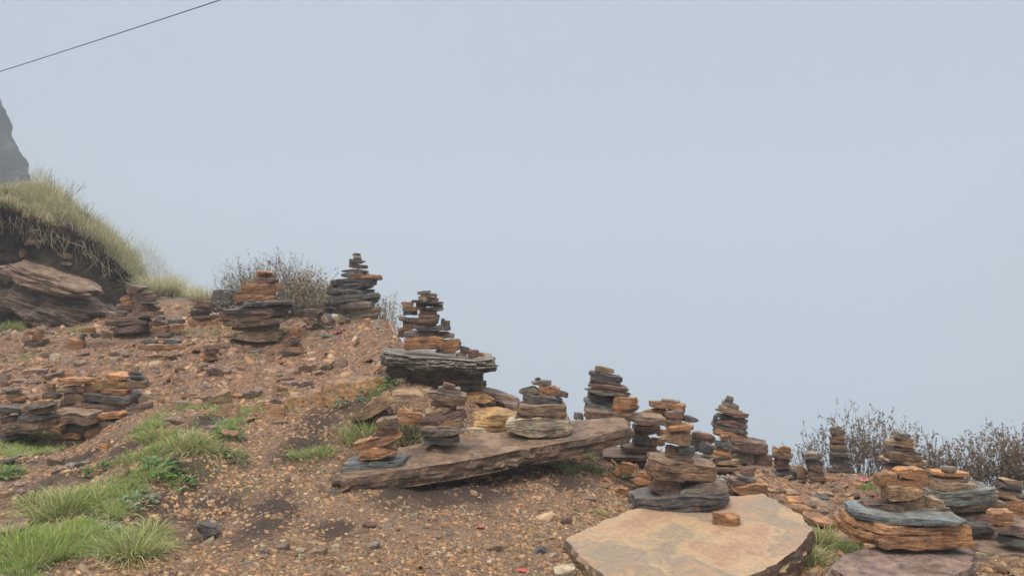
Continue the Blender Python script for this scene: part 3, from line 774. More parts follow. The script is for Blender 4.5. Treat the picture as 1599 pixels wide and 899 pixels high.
# loose stones lying on the hillside: crop, region phrase, rows
LOOSE = [
 (17, 'beside the green grass strip', [
  (565,715,345,332,78,'t'),(630,770,412,408,108,'t'),(242,368,508,510,48,'p'),(530,616,560,560,30,'p'),(635,760,602,612,42,'o'),
  (895,1012,390,380,44,'t'),(940,1090,412,415,102,'o'),(712,802,335,335,32,'o'),(798,925,308,316,52,'p'),(985,1110,370,382,30,'b'),
  (460,560,360,352,36,'b'),(330,430,388,385,30,'p'),(640,735,305,310,28,'o'),(985,1100,525,525,22,'b')]),
 (17, 'on the red scree', [
  (1180,1292,138,132,56,'r'),(1430,1520,90,95,70,'p'),(555,705,135,172,50,'r'),(475,556,130,130,24,'g'),(1055,1180,255,250,26,'p'),(1180,1280,262,240,26,'g'),
  (1030,1110,288,284,42,'o'),(1270,1350,188,170,22,'t'),(430,495,330,332,26,'o'),(875,935,292,292,20,'g'),(680,730,218,218,16,'t'),
  (1025,1070,200,200,22,'g'),(505,580,275,275,20,'p'),(1060,1160,225,225,28,'b'),(1310,1420,150,120,30,'b'),(705,780,300,300,16,'b'),(540,650,350,345,20,'b')]),
 (3, 'on the upper left slope', [
  (-20,82,232,236,58,'p'),(-20,62,298,300,56,'r'),(108,222,282,282,34,'p'),(200,332,200,185,38,'t'),(340,428,170,166,30,'o'),(412,500,68,60,88,'c'),
  (335,432,72,55,34,'t'),(298,350,36,38,28,'o'),(518,612,200,195,34,'o'),(930,1066,52,46,58,'b'),(380,522,242,222,48,'b'),(250,330,305,300,22,'k'),
  (860,930,100,95,22,'t'),(300,400,205,190,34,'p'),(20,90,200,205,36,'t'),(615,720,150,125,24,'g'),(740,800,240,240,28,'g'),(640,740,70,50,20,'p')]),
 (16, 'right of the sandy slab', [
  (115,222,160,166,50,'o'),(128,262,204,214,46,'o'),(440,512,165,166,42,'p'),(280,382,145,148,32,'k'),(300,402,118,122,24,'t'),
  (378,502,384,386,30,'o'),(395,500,415,420,30,'r'),(395,488,290,305,54,'o'),(225,395,262,310,30,'o'),(518,572,150,152,24,'o'),(606,690,118,120,48,'g'),
  (318,400,285,300,24,'o'),(20,100,155,160,30,'b'),(185,225,118,120,26,'p'),(40,110,100,104,28,'r'),(410,480,250,250,26,'g'),(500,580,255,255,20,'o'),
  (105,190,120,120,24,'b'),(230,300,190,190,20,'b'),(300,370,228,230,22,'r'),(450,520,130,130,20,'t'),(530,600,60,60,20,'o'),(585,700,180,182,18,'t'),(650,720,145,148,26,'o'),(-10,48,100,104,20,'y')]),
 (14, 'in the foreground gravel', [
  (145,212,348,352,45,'t'),(385,428,335,336,82,'t'),(465,512,370,372,40,'s'),(183,216,280,282,62,'r'),(570,606,475,478,24,'t'),
  (955,1006,510,514,48,'c'),(463,522,712,710,38,'c'),(120,208,710,712,48,'p'),(650,702,672,674,36,'g'),(243,302,735,740,26,'c'),
  (340,442,742,742,32,'b'),(1440,1532,720,700,46,'b'),(1222,1272,805,808,35,'y'),(1265,1320,872,868,32,'y'),(8,78,736,738,38,'g'),
  (1180,1216,620,624,40,'s'),(908,960,470,472,28,'g'),(1335,1382,370,372,36,'t'),(670,750,575,575,28,'r'),(195,252,225,226,22,'o'),(365,400,312,315,28,'c'),
  (340,378,208,210,22,'g'),(55,105,662,660,32,'o'),(245,290,355,355,22,'r'),(1100,1160,655,640,28,'p'),(1070,1130,540,545,26,'r'),(700,775,700,705,34,'g')]),
 (15, 'left of the sandy slab', [
  (132,216,465,468,42,'k'),(295,372,285,262,34,'b'),(636,722,85,88,40,'o'),(778,1000,85,95,60,'o'),(260,395,612,590,40,'c'),(110,185,148,150,26,'t'),
  (5,45,520,518,40,'y'),(258,292,540,542,44,'b'),(210,255,560,570,20,'c'),(195,270,395,395,18,'t'),(430,520,148,150,22,'p'),(190,270,520,505,16,'g'),(130,200,590,590,40,'p')]),
 (13, 'on the grassy mound', [
  (302,396,165,168,50,'b'),(618,682,75,78,42,'o'),(213,292,635,640,48,'o'),(750,825,522,526,28,'p'),(1370,1476,8,12,32,'o'),
  (5,122,185,155,22,'g'),(90,158,325,326,34,'p'),(1385,1442,490,492,28,'o'),(405,480,205,205,26,'g'),(478,560,195,195,22,'g'),(320,375,250,245,18,'r'),(-20,60,380,382,36,'t'),(95,150,370,372,26,'g')]),
]

built = []           # (region, code, shape, object, u, v) for the labels of loose stones


PLATES = {('slableft', 6), ('browntoe', 0), ('pedestal', 4), ('slabmid', 10), ('finger', 8), ('edgefoot', 4), ('fingerside', 1), ('ledge', 14), ('ledge', 15)}


def build_cairns():
    for key, zk, d, phrase, grp, rows in CAIRNS:
        ox, oy, s = Z[zk]
        px = [rowpx(zk, q) for q in rows]
        order = sorted(range(len(px)), key=lambda i: (px[i][2] + px[i][3]) / 2)
        r = random.Random(sum(ord(c) for c in key) * 7)
        slabby = key in ('bankside', 'path', 'topple', 'browntoe', 'towerfoot', 'leanside', 'pillarfoot', 'spirefoot', 'fingerside', 'midground',
                         'scrap', 'frontbase', 'behindbase', 'edgefoot', 'yellowfoot', 'leftshelf', 'leftedge')
        for rank, i in enumerate(order):
            u0, u1, vl, vr, th, c = px[i]
            sw = shape_word(u1 - u0, th)
            o = stone('cairn_stone', u0, u1, vl, vr, th, c, d + (r.uniform(-0.02, 0.02)), r=r, mat=M_STONE,
                      plate=(key, i) in PLATES)
            if slabby:
                where = '%s from top in %s' % (ORD[rank + 1], phrase)
                lab = '%s %s stone, %s' % (WORD[c], sw, where)
            else:
                lab = '%s %s stone, %s from top of %s' % (WORD[c], sw, ORD[rank + 1], phrase)
                if rank == 0: lab = '%s %s stone, topmost of %s' % (WORD[c], sw, phrase)
            tag(o, lab, 'stone', 'stones of ' + phrase)


def build_loose():
    r = random.Random(99)
    for zk, region, rows in LOOSE:
        for q in rows:
            u0, u1, vl, vr, th, c = rowpx(zk, q)
            vb = max(vl, vr) + th * 0.85
            dd = hit((u0 + u1) / 2, min(vb, 930))
            if dd is None:
                print('no hit', region, q); continue
            tall = th / (u1 - u0) > 0.55
            o = stone('loose_stone', u0, u1, vl, vr, th, c, dd + 0.02, r=r, depth=(0.35 if tall else 0.8) * (u1 - u0) * dd / F,
                      pitch=(-0.25 if tall else r.uniform(0.0, 0.2)))
            built.append([region, c, shape_word(u1 - u0, th), o, (u0 + u1) / 2, vl])
    groups = {}
    for b in built: groups.setdefault((b[0], b[1], b[2]), []).append(b)
    for (reg, c, sw), L in groups.items():
        L.sort(key=lambda b: b[4])
        for i, b in enumerate(L):
            if len(L) == 1: lab = 'loose %s %s stone lying %s' % (WORD[c], sw, reg)
            else: lab = '%s %s stone, %s from left, %s' % (WORD[c], sw, ORD[i + 1], reg)
            tag(b[3], lab, 'stone', 'loose stones ' + reg)


def slab(name, pts, thick, code, label, cat='stone slab', group=None, mat=None, seed=1, n=150, ragged=0.02, layers=None, topnoise=0.01, rounded=0.02, soften=0):
    """a big slab: pts are its top corners as (u, v, distance)"""
    r = random.Random(seed)
    W = np.array([P(*p) for p in pts])
    c = W.mean(0)
    A = np.column_stack([W[:, 0] - c[0], W[:, 1] - c[1], np.ones(len(W))])
    k, *_ = np.linalg.lstsq(A, W[:, 2] - c[2], rcond=None)
    plane = lambda x, y: k[0] * x + k[1] * y + k[2]
    out = resample(W[:, :2] - c[:2], n)
    for _ in range(soften): out = 0.5 * out + 0.25 * (np.roll(out, 1, 0) + np.roll(out, -1, 0))
    ang = np.arange(n)
    out = out * (1 + 0.012 * fbm(ang * 0.3 + seed, ang * 0 + seed * 3.3, 3))[:, None]
    V, Fc = rock_mesh(out, thick, r, layers=layers or max(3, int(thick / 0.026)), ragged=ragged, rounded=rounded, plane=plane, topnoise=topnoise,
                      inner=(0.985, 0.95, 0.88, 0.78, 0.66, 0.52, 0.38, 0.24, 0.1))
    o = mesh_obj(name, V, Fc, mat or M_STONE)
    o.location = tuple(c)
    set_colour(o, code, r, 0.03)
    tag(o, label, cat, group)
    return o


def boulder(name, u, v, d, w, h, dp, code, label, seed, roll=0.0, pitch=0.0, yaw=0.0, mat=None, cat='boulder', flatness=0.6, parent=None, rug=1.0):
    """angular block cut by a few random planes"""
    r = np.random.default_rng(seed)
    nu, nv = 84, 60
    th = np.linspace(0, 2 * math.pi, nu, endpoint=False); ph = np.linspace(0, math.pi, nv)
    T, Q = np.meshgrid(th, ph)
    D = np.stack([np.cos(T) * np.sin(Q), np.sin(T) * np.sin(Q), np.cos(Q)], -1).reshape(-1, 3)
    nrm = r.normal(size=(11, 3)); nrm /= np.linalg.norm(nrm, axis=1)[:, None]
    nrm = np.vstack([nrm, [[0, 0, 1], [0, 0, -1], [0.1, -1, 0.15]]])
    off = np.concatenate([r.uniform(0.68, 0.95, 11), [flatness, flatness, 0.7]])
    dots = D @ nrm.T
    with np.errstate(divide='ignore', invalid='ignore'):
        rr = np.where(dots > 0.05, off / dots, 9)
    R = np.minimum(rr.min(1), 1.0)
    R = R * (1 + 0.05 * rug * fbm(D[:, 0] * 3 + seed, D[:, 1] * 3 + D[:, 2] * 2.1, 5) + 0.04 * rug * fbm(D[:, 2] * 9 + seed, D[:, 0] * 3, 4))
    Vv = D * R[:, None] * np.array([w / 2, dp / 2, h / 2]) / 0.85
    Fc = []
    for i in range(nv - 1):
        for j in range(nu):
            a = i * nu + j; b = i * nu + (j + 1) % nu
            Fc.append((a, a + nu, b + nu, b))
    o = mesh_obj(name, Vv, Fc, mat or M_STONE, parent)
    o.location = P(u, v, d)
    o.rotation_euler = (pitch, roll, yaw)
    o.color = (*PAL[code], 1)
    if label: tag(o, label, cat)
    return o

# ------------------------------------------------------------------ ground sheet
ON_SLAB = {'twin', 'tower', 'towerfoot', 'slableft', 'slabmid', 'slabright', 'pillar', 'pillarfoot', 'pillarchip', 'frontright', 'frontbase', 'topple'}
STACKED = {'brown', 'leanside', 'lean', 'yellow', 'spire', 'behindright', 'edge', 'fingerside', 'pawn0', 'leftshelf'}   # stand on the next group down
for key, zk, d, phrase, grp, rows in CAIRNS:
    if key in ON_SLAB or key in STACKED: continue
    px = [rowpx(zk, q) for q in rows]
    i = max(range(len(px)), key=lambda i: max(px[i][2:4]) + px[i][4])
    q = px[i]
    ub, vb = (q[0] + q[1]) / 2, (q[2] + q[3]) / 2 + q[4] * 0.8
    x, y, z = P(ub, vb, d)
    g = float(ground_z(x, y))
    dz = z - g
    print('FIX %-10s d=%.2f dz=%.3f' % (key, d, dz))
    dz = max(-0.14, min(0.12, dz))
    BUMPS.append((x, y, dz, 0.22 + 0.45 * (q[1] - q[0]) * d / F))

DARK_SOIL = [  # photo spots of bare dark soil: u, v, radius px
    (330, 800, 75), (300, 745, 55), (430, 790, 60), (660, 770, 90), (560, 745, 55), (760, 765, 80), (880, 745, 60), (930, 700, 70), (150, 700, 60), (200, 700, 50),
    (480, 700, 50), (240, 660, 30), (320, 660, 40), (400, 830, 60), (500, 660, 50), (560, 620, 60), (30, 730, 40), (90, 750, 70), (220, 800, 90), (100, 840, 110),
    (520, 830, 50), (610, 690, 60)]
MOSS = [(330, 730, 45), (380, 760, 40), (480, 715, 40), (590, 612, 60), (700, 590, 60), (560, 660, 30), (300, 690, 40), (900, 730, 40), (150, 790, 100), (80, 860, 120),
        (430, 560, 20), (900, 805, 25), (920, 850, 30)]


def spot_field(x, y, spots):
    yy = np.maximum(y, 1.2)
    u = CU + F * x / yy
    out = np.zeros_like(x)
    for su, sv, sr in spots:
        dd = hit(su, sv, 2.2, 11)
        if dd is None: continue
        sx = (su - CU) * dd / F; R = sr * dd / F
        Ry = R * 1.6
        out = np.maximum(out, np.exp(-(((x - sx) / R) ** 2 + ((y - dd) / Ry) ** 2)))
    return out


def axis(lo, hi, step, far_lo, far_hi):
    c = list(np.arange(lo, hi + 1e-6, step))
    s = step
    while c[-1] < far_hi: s *= 1.35; c.append(min(far_hi, c[-1] + s))
    s = step
    while c[0] > far_lo: s *= 1.35; c.insert(0, max(far_lo, c[0] - s))
    return np.array(c)


gx = axis(-7.5, 4.5, 0.03, -75, 75)
gy = axis(2.0, 9.0, 0.03, -25, 110)
GX, GY = np.meshgrid(gx, gy)
GZ = ground_z(GX, GY)
nyy, nxx = GX.shape
vid = np.arange(nxx * nyy).reshape(nyy, nxx)
quads = np.stack([vid[:-1, :-1], vid[:-1, 1:], vid[1:, 1:], vid[1:, :-1]], -1).reshape(-1, 4)
soil = np.zeros_like(GX); moss = np.zeros_like(GX)
sel = (GX > -8) & (GX < 5) & (GY > 1.5) & (GY < 10)
soil[sel] = spot_field(GX[sel], GY[sel], DARK_SOIL); moss[sel] = spot_field(GX[sel], GY[sel], MOSS)
ground = np_mesh("ground", np.stack([GX, GY, GZ], -1).reshape(-1, 3), quads.ravel(), np.arange(len(quads)) * 4, np.full(len(quads), 4), M_GROUND,
                 attr={"soil": soil.ravel(), "moss": moss.ravel()}, smooth=True)
tag(ground, kind='structure')

# ------------------------------------------------------------------ shale chips on the ground
def chips(name, n, lo, hi, power, xr, yr, seed, k=5, embed=0.35, dens=None, label=None):
    g = np.random.default_rng(seed)
    m = n * 3
    x = g.uniform(*xr, m); y = yr[0] + (yr[1] - yr[0]) * g.random(m) ** 1.4
    u = CU + F * x / y
    keep = (u > -260) & (u < 2300)
    p = np.ones(m)
    so = spot_field(x, y, DARK_SOIL) + 0.8 * fbm(x * 5, y * 5, 3)
    so = np.clip(so, 0, 1)
    p *= np.clip(1 - 0.95 * so, 0.05, 1)
    p *= 0.6 + 0.8 * np.clip(fbm(x * 1.3 + 9, y * 1.3, 3) + 0.5, 0, 1)
    if dens is not None: p *= dens(x, y)
    keep &= g.random(m) < p
    x = x[keep][:n]; y = y[keep][:n]; n = len(x)
    sz = lo * (hi / lo) ** (g.random(n) ** power)
    z = ground_z(x, y)
    e = 0.03
    nx = -(ground_z(x + e, y, False) - ground_z(x - e, y, False)) / (2 * e); ny = -(ground_z(x, y + e, False) - ground_z(x, y - e, False)) / (2 * e)
    a0 = g.uniform(0, 6.28, n)
    ang = a0[:, None] + (np.arange(k) + g.uniform(-0.42, 0.42, (n, k))) * 2 * np.pi / k
    rad = sz[:, None] * 0.5 * g.uniform(0.65, 1.2, (n, k))
    asp = g.uniform(0.32, 0.85, n)
    lx = np.cos(ang) * rad; ly = np.sin(ang) * rad * asp[:, None]
    rot = g.uniform(0, 6.28, n); rot = np.where(g.random(n) < 0.5, g.normal(0, 0.5, n), rot)
    cx, sx = np.cos(rot)[:, None], np.sin(rot)[:, None]
    X = lx * cx - ly * sx; Y = lx * sx + ly * cx
    th = sz * g.uniform(0.12, 0.32, n)
    tl = 0.38 if name == 'rubble' else 0.25
    tx = g.normal(0, tl, n) + nx * -1; ty = g.normal(0, tl, n) + ny * -1
    zoff = X * tx[:, None] + Y * ty[:, None]
    cz = z + th * (1 - embed)
    shr = g.uniform(0.86, 1.0, (n, 1))
    bot = np.stack([X + x[:, None], Y + y[:, None], zoff + (cz - th)[:, None]], -1)
    top = np.stack([X * shr + x[:, None], Y * shr + y[:, None], zoff * shr + cz[:, None]], -1)
    V = np.concatenate([bot, top], 1)                                   # n, 2k, 3
    base = np.arange(n)[:, None] * (2 * k)
    i = np.arange(k); j = (i + 1) % k
    side = np.stack([i, j, j + k, i + k], -1).ravel()[None, :] + base        # n, 4k
    topf = (np.arange(k) + k)[None, :] + base
    loops = np.concatenate([side, topf], 1).ravel()
    tot = np.tile(np.array([4] * k + [k]), n)
    starts = np.concatenate([[0], np.cumsum(tot)[:-1]])
    o = np_mesh(name, V.reshape(-1, 3), loops, starts, tot, M_CHIP)
    tag(o, label, 'gravel' if name == 'gravel' else 'rubble', kind='stuff')
    return o


def scree(x, y):
    """more big fragments on the upper scree and among the cairns at the right"""
    u = CU + F * x / np.maximum(y, 1)
    return np.where(y > 4.6, 1.0, np.where(u > 930, 1.1, 0.07))


chips("gravel", 430000, 0.006, 0.034, 1.3, (-7.5, 6.0), (2.0, 8.6), 5, label='small rusty shale chips covering the slope')
chips("rubble", 14000, 0.03, 0.11, 2.0, (-7.5, 6.0), (2.3, 8.4), 6, k=7, embed=0.3, dens=scree, label='hand-sized shale fragments strewn over the slope')

# ------------------------------------------------------------------ slabs and boulders
slab('stone_slab', [(524,742,3.62),(540,750,3.55),(620,742,3.64),(700,728,3.72),(790,703,3.86),(850,690,3.98),(900,681,4.08),(940,674,4.18),(988,672,4.3),
                    (984,662,4.45),(965,655,4.55),(900,656,4.5),(850,660,4.42),(790,672,4.3),(690,690,4.15),(600,700,4.0),(550,712,3.88)],
     0.088, 'b', 'long narrow brown slab tilted up to the right, carrying three stone stacks', seed=4, n=170, ragged=0.035, topnoise=0.008)
slab('stone_slab', [(878,848,3.12),(920,815,3.3),(985,790,3.52),(1090,778,3.7),(1190,772,3.78),(1240,795,3.58),(1272,826,3.32),(1258,850,3.15),(1215,880,2.95),
                    (1160,905,2.82),(1100,940,2.6),(960,930,2.62),(945,898,2.78),(905,870,2.98)],
     0.095, 't', 'broad flat sandy-pink slab at the bottom, carrying the tall pillar', seed=9, n=180, ragged=0.014, layers=2, mat=M_SANDY, topnoise=0.012)
slab('stone_slab', [(594,550,4.8),(630,554,4.72),(668,562,4.66),(735,560,4.7),(774,563,4.85),(772,556,5.2),(768,552,5.45),(690,546,5.45),(612,543,5.4),(596,546,5.1)],
     0.082, 'g', 'thick grey slab jutting over the edge under two stone columns', seed=12, n=150, ragged=0.03, layers=8)
slab('stone_slab', [(1290,884,2.93),(1318,856,3.15),(1400,852,3.32),(1500,846,3.36),(1524,862,3.22),(1518,878,3.05),(1490,900,2.88),(1400,925,2.72),(1335,915,2.78)],
     0.06, 'p', 'purplish brown slab beneath the foremost right cairn', seed=15, n=130, ragged=0.03)
slab('stone_slab', [(-70,812,2.95),(0,810,2.98),(48,811,2.98),(42,820,2.88),(-5,836,2.8),(-70,850,2.7)],
     0.03, 'b', 'smooth brown slab cut off by the left edge above the grass', seed=17, n=80)
o = stone('stone_block', 610, 757, 574, 578, 33, 'b', 5.08, r=random.Random(3), depth=0.45)
tag(o, 'dark brown block in the shadow under the thick grey slab', 'stone')
o = boulder('boulder', 768, 662, 4.62, 0.42, 0.24, 0.42, 'y', 'large ochre boulder between the tapered and the fat stack', 21)
tag(o, group='boulders of the rocky step')
for args in [
    (744, 620, 4.85, 0.22, 0.07, 0.25, 'y', 'yellow ledge rock atop the ochre boulder', 22, 0.05),
    (770, 620, 5.15, 0.34, 0.12, 0.3, 'b', 'dark rounded rock on the skyline right of the thick grey slab', 23, 0.2),
    (800, 634, 5.0, 0.20, 0.08, 0.3, 'b', 'low dark rock on the skyline before the fat stack', 24, 0.2),
    (640, 627, 4.62, 0.27, 0.24, 0.36, 't', 'smooth tan rock face under the thick grey slab', 25, 0.0),
    (690, 640, 4.64, 0.24, 0.20, 0.36, 'b', 'brown rock face behind the tapered stack', 26, 0.0),
    (738, 675, 4.45, 0.16, 0.10, 0.14, 'c', 'pale cream rock beside the tapered stack', 27, 0.1),
    (350, 470, 7.35, 0.20, 0.32, 0.3, 'k', 'dark mossy rock at the left of the twiggy shrub', 28, 0.0),
    (326, 824, 2.98, 0.085, 0.05, 0.07, 'k', 'black crumbly rock half sunk in the dark soil', 63, 0.3)]:
    b = boulder('boulder', *args[:9], roll=args[9])
    tag(b, group='boulders')
o = stone('stone_block', 548, 611, 648, 613, 20, 't', 4.3, r=random.Random(8), depth=0.13)
tag(o, 'tan slab leaning up to the right behind the leftmost slab stack', 'stone')
o = stone('stone_block', 622, 660, 643, 645, 20, 'o', 4.2, r=random.Random(9))
tag(o, 'orange block between the two left stacks of the long slab', 'stone')
for u, v, d, w, h, dp, c, lab, sd in [
    (474, 634, 4.66, 0.20, 0.20, 0.25, 'o', 'orange rock face in the broken step above the soil', 31),
    (505, 628, 4.68, 0.20, 0.24, 0.3, 'p', 'pinkish fractured rock in the broken step', 32),
    (540, 616, 4.66, 0.26, 0.26, 0.3, 'p', 'mossy pinkish rock right end of the broken step', 33),
    (575, 602, 4.76, 0.26, 0.16, 0.3, 'b', 'mossy brown rock by the silver-leaved weed', 34)]:
    b = boulder('outcrop_rock', u, v, d, w, h, dp, c, lab, sd, mat=M_OUTCROP)
    tag(b, group='rocks of the broken step')

build_cairns()
build_loose()

# ------------------------------------------------------------------ plants
def blades(name, org, az, hgt, lean, width, mat, g, parent=None, levels=4, droop=1.0):
    n = len(org)
    s = np.linspace(0, 1, levels)
    dirx, diry = np.cos(az), np.sin(az)
    out = lean[:, None] * (s[None, :] ** 1.6) * hgt[:, None]
    up = hgt[:, None] * (s[None, :] - droop * (lean[:, None] ** 2) * 0.45 * s[None, :] ** 2.6)
    cx = org[:, 0, None] + dirx[:, None] * out; cy = org[:, 1, None] + diry[:, None] * out; cz = org[:, 2, None] + up
    tw = g.uniform(0, 3.14, n)
    px, py = np.cos(tw), np.sin(tw)
    w = width[:, None] * (1 - 0.9 * s[None, :] ** 1.8) * 0.5
    A = np.stack([cx - px[:, None] * w, cy - py[:, None] * w, cz], -1); B = np.stack([cx + px[:, None] * w, cy + py[:, None] * w, cz], -1)
    V = np.stack([A, B], 2).reshape(n, levels * 2, 3)
    base = (np.arange(n) * levels * 2)[:, None]
    q = np.concatenate([np.array([2 * i, 2 * i + 1, 2 * i + 3, 2 * i + 2]) for i in range(levels - 1)])[None, :] + base
    nf = n * (levels - 1)
    al = np.tile(np.repeat(s, 2), n)
    return np_mesh(name, V.reshape(-1, 3), q.ravel(), np.arange(nf) * 4, np.full(nf, 4), mat, parent, attr={"along": al})


def tuft(u, v, d, rad_px, h, n, mat, label, lean=(0.3, 1.0), width=0.003, sink=0.01, name='grass_tuft', cat='grass tuft', group='grass tufts', zabs=None, seed=None):
    g = np.random.default_rng(seed or int(u * 7 + v))
    if d is None: d = hit(u, min(v, 930)) or 3.0
    x0, y0, z0 = P(u, v, d)
    R = rad_px * d / F
    rr = R * np.sqrt(g.random(n)); aa = g.uniform(0, 6.28, n)
    x = x0 + rr * np.cos(aa); y = y0 + rr * np.sin(aa)
    z = (ground_z(x, y) if zabs is None else np.full(n, zabs)) - sink
    az = aa + g.normal(0, 0.7, n)
    ln = lean[0] + (lean[1] - lean[0]) * (rr / R) * g.uniform(0.5, 1.3, n)
    hg = h * g.uniform(0.45, 1.1, n)
    org = np.stack([x - x0, y - y0, z - z0], -1)
    o = blades(name, org, az, hg, ln, width * g.uniform(0.6, 1.4, n), mat, g)
    o.location = (x0, y0, z0)
    tag(o, label, cat, group)
    return o


TUFTS = [
    (100, 800, 46, 0.13, 700, 'M', 'drooping half-dry tussock between the brown slab and the soil', 1.3),
    (60, 785, 26, 0.08, 300, 'M', 'small half-dry tuft left of the drooping tussock', 1.1),
    (150, 780, 30, 0.09, 380, 'G', 'green tuft right of the drooping tussock', 1.0),
    (205, 868, 42, 0.13, 800, 'M', 'big rosette tussock with long arching blades at the bottom', 1.35),
    (160, 850, 34, 0.09, 420, 'G', 'green tuft behind the big rosette tussock', 1.1),
    (60, 875, 60, 0.10, 1100, 'G', 'lush green tussock in the bottom left corner', 0.9),
    (10, 860, 40, 0.11, 600, 'G', 'dark green tussock cut by the left edge', 0.8),
    (110, 840, 40, 0.08, 500, 'G', 'low green tussock above the lush corner', 1.0),
    (235, 835, 24, 0.08, 260, 'M', 'thin half-dry tuft at the rim of the soil', 1.2),
    (290, 697, 34, 0.09, 600, 'M', 'straw-edged tussock overhanging the soil bank', 1.3),
    (325, 703, 22, 0.09, 300, 'M', 'hanging straw tuft at the right of the soil bank', 1.5),
    (245, 690, 26, 0.08, 350, 'G', 'green tuft at the left of the soil bank', 1.0),
    (230, 745, 28, 0.08, 320, 'M', 'spreading tuft with broad leaves below the soil bank', 1.2),
    (195, 720, 16, 0.05, 150, 'G', 'small green tuft under the flat grey stones', 1.0),
    (575, 690, 26, 0.13, 320, 'G', 'long green tuft behind the leftmost slab stack', 1.1),
    (640, 682, 24, 0.12, 260, 'M', 'pale arching tuft between the two left slab stacks', 1.3),
    (545, 683, 18, 0.10, 140, 'M', 'dry arching tuft left of the leftmost slab stack', 1.5),
    (1285, 852, 16, 0.13, 260, 'M', 'pale tuft at the right corner of the sandy slab', 0.9),
    (1262, 880, 20, 0.13, 300, 'M', 'arching tuft under the right corner of the sandy slab', 1.3),
    (1310, 862, 14, 0.06, 160, 'G', 'short green tuft beside the purplish slab', 0.8),
    (18, 515, 14, 0.12, 300, 'G', 'green tuft at the foot of the earth bank', 0.7),
    (120, 518, 14, 0.07, 180, 'G', 'low green tuft below the bank boulder', 0.7),
    (915, 716, 12, 0.08, 110, 'G', 'thin green tuft under the right end of the long slab', 0.6),
    (1225, 738, 10, 0.08, 110, 'G', 'yellow-green tuft beside the pawn-like cairn', 0.7),
    (1365, 762, 12, 0.04, 150, 'G', 'flat green tuft by the pink wrapper', 0.9),
    (457, 615, 9, 0.05, 90, 'G', 'little green tuft on the red scree', 0.9),
    (447, 640, 16, 0.05, 160, 'G', 'green tuft beside the orange rock face', 0.9),
    (1530, 873, 10, 0.04, 80, 'G', 'tiny green tuft in the bottom right rubble', 0.9),
]
MT = {'M': M_GRASS_MIX, 'G': M_GRASS, 'D': M_GRASS_DRY}
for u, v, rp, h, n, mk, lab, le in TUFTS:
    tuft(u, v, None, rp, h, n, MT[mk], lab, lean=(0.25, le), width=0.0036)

# short turf: nobody could count it
PATCHES = [(305, 643, 52, 10), (260, 645, 22, 8), (345, 648, 40, 12), (390, 632, 22, 8), (400, 640, 16, 8), (55, 690, 50, 16), (25, 705, 50, 16), (10, 730, 40, 20), (75, 685, 22, 12),
           (245, 672, 50, 12), (190, 770, 60, 22), (130, 820, 90, 22), (70, 850, 110, 30), (30, 880, 90, 30), (435, 520, 22, 5), (395, 560, 14, 4), (360, 512, 22, 4), (340, 520, 22, 4),
           (445, 516, 16, 4), (1350, 765, 18, 4), (1230, 735, 20, 5), (1250, 738, 14, 5), (1325, 858, 20, 8), (500, 715, 26, 8), (470, 712, 24, 8), (900, 805, 14, 5), (925, 798, 16, 5), (915, 735, 30, 8),
           (560, 665, 22, 8), (880, 735, 22, 6), (590, 605, 20, 8), (1270, 720, 14, 4), (140, 800, 70, 20), (35, 560, 20, 5), (110, 515, 30, 4), (300, 520, 20, 4), (230, 710, 30, 10), (360, 665, 20, 8)]
g = np.random.default_rng(77)
orgs = []
for u, v, ru, rv in PATCHES:
    n = int(ru * rv * (5.0 if (v > 640 and u < 420) else 3.0))
    uu = u + ru * g.normal(0, 0.45, n)
    dd0 = hit(u, min(v, 930)) or 3.0
    R = ru * dd0 / F
    d1 = hit(u, min(v + rv, 940)) or dd0; d2 = hit(u, v - rv) or dd0 + 0.3
    yy = g.uniform(min(d1, d2), min(max(d1, d2), dd0 + 0.5), n)
    x0 = (u - CU) * dd0 / F
    x = x0 + R * g.normal(0, 0.45, n)
    nc = max(6, n // 38)
    ci = g.integers(0, nc, n)
    x = x[ci] + g.normal(0, 0.016, n); yy = yy[ci] + g.normal(0, 0.016, n)
    clump = fbm(x * 6, yy * 6, 3) > np.where(yy < 4.4, 0.02, -0.15)
    orgs.append(np.stack([x, yy, ground_z(x, yy) - 0.004], -1)[clump])
org = np.concatenate(orgs); n = len(org)
o = blades('grass', org, g.uniform(0, 6.28, n), g.uniform(0.012, 0.05, n) * np.where(org[:, 1] < 4.4, 1.25, 1.0), g.uniform(0.2, 1.5, n), g.uniform(0.002, 0.0042, n), M_GRASS, g, levels=3)
tag(o, 'short green turf in patches on the slope', 'grass', kind='stuff')


gk = np.random.default_rng(78)
near = org[(org[:, 1] < 4.6)]
th = near[gk.integers(0, len(near), 9000)] + gk.normal(0, 0.03, (9000, 3)) * np.array([1, 1, 0])
th[:, 2] = ground_z(th[:, 0], th[:, 1]) + 0.004
o = blades('dead_thatch', th, gk.uniform(0, 6.28, 9000), gk.uniform(0.02, 0.06, 9000), gk.uniform(1.2, 1.6, 9000), gk.uniform(0.0015, 0.003, 9000), M_GRASS_DRY, gk, levels=3)
tag(o, 'dead straw blades matted between the green turf', 'grass', kind='stuff')


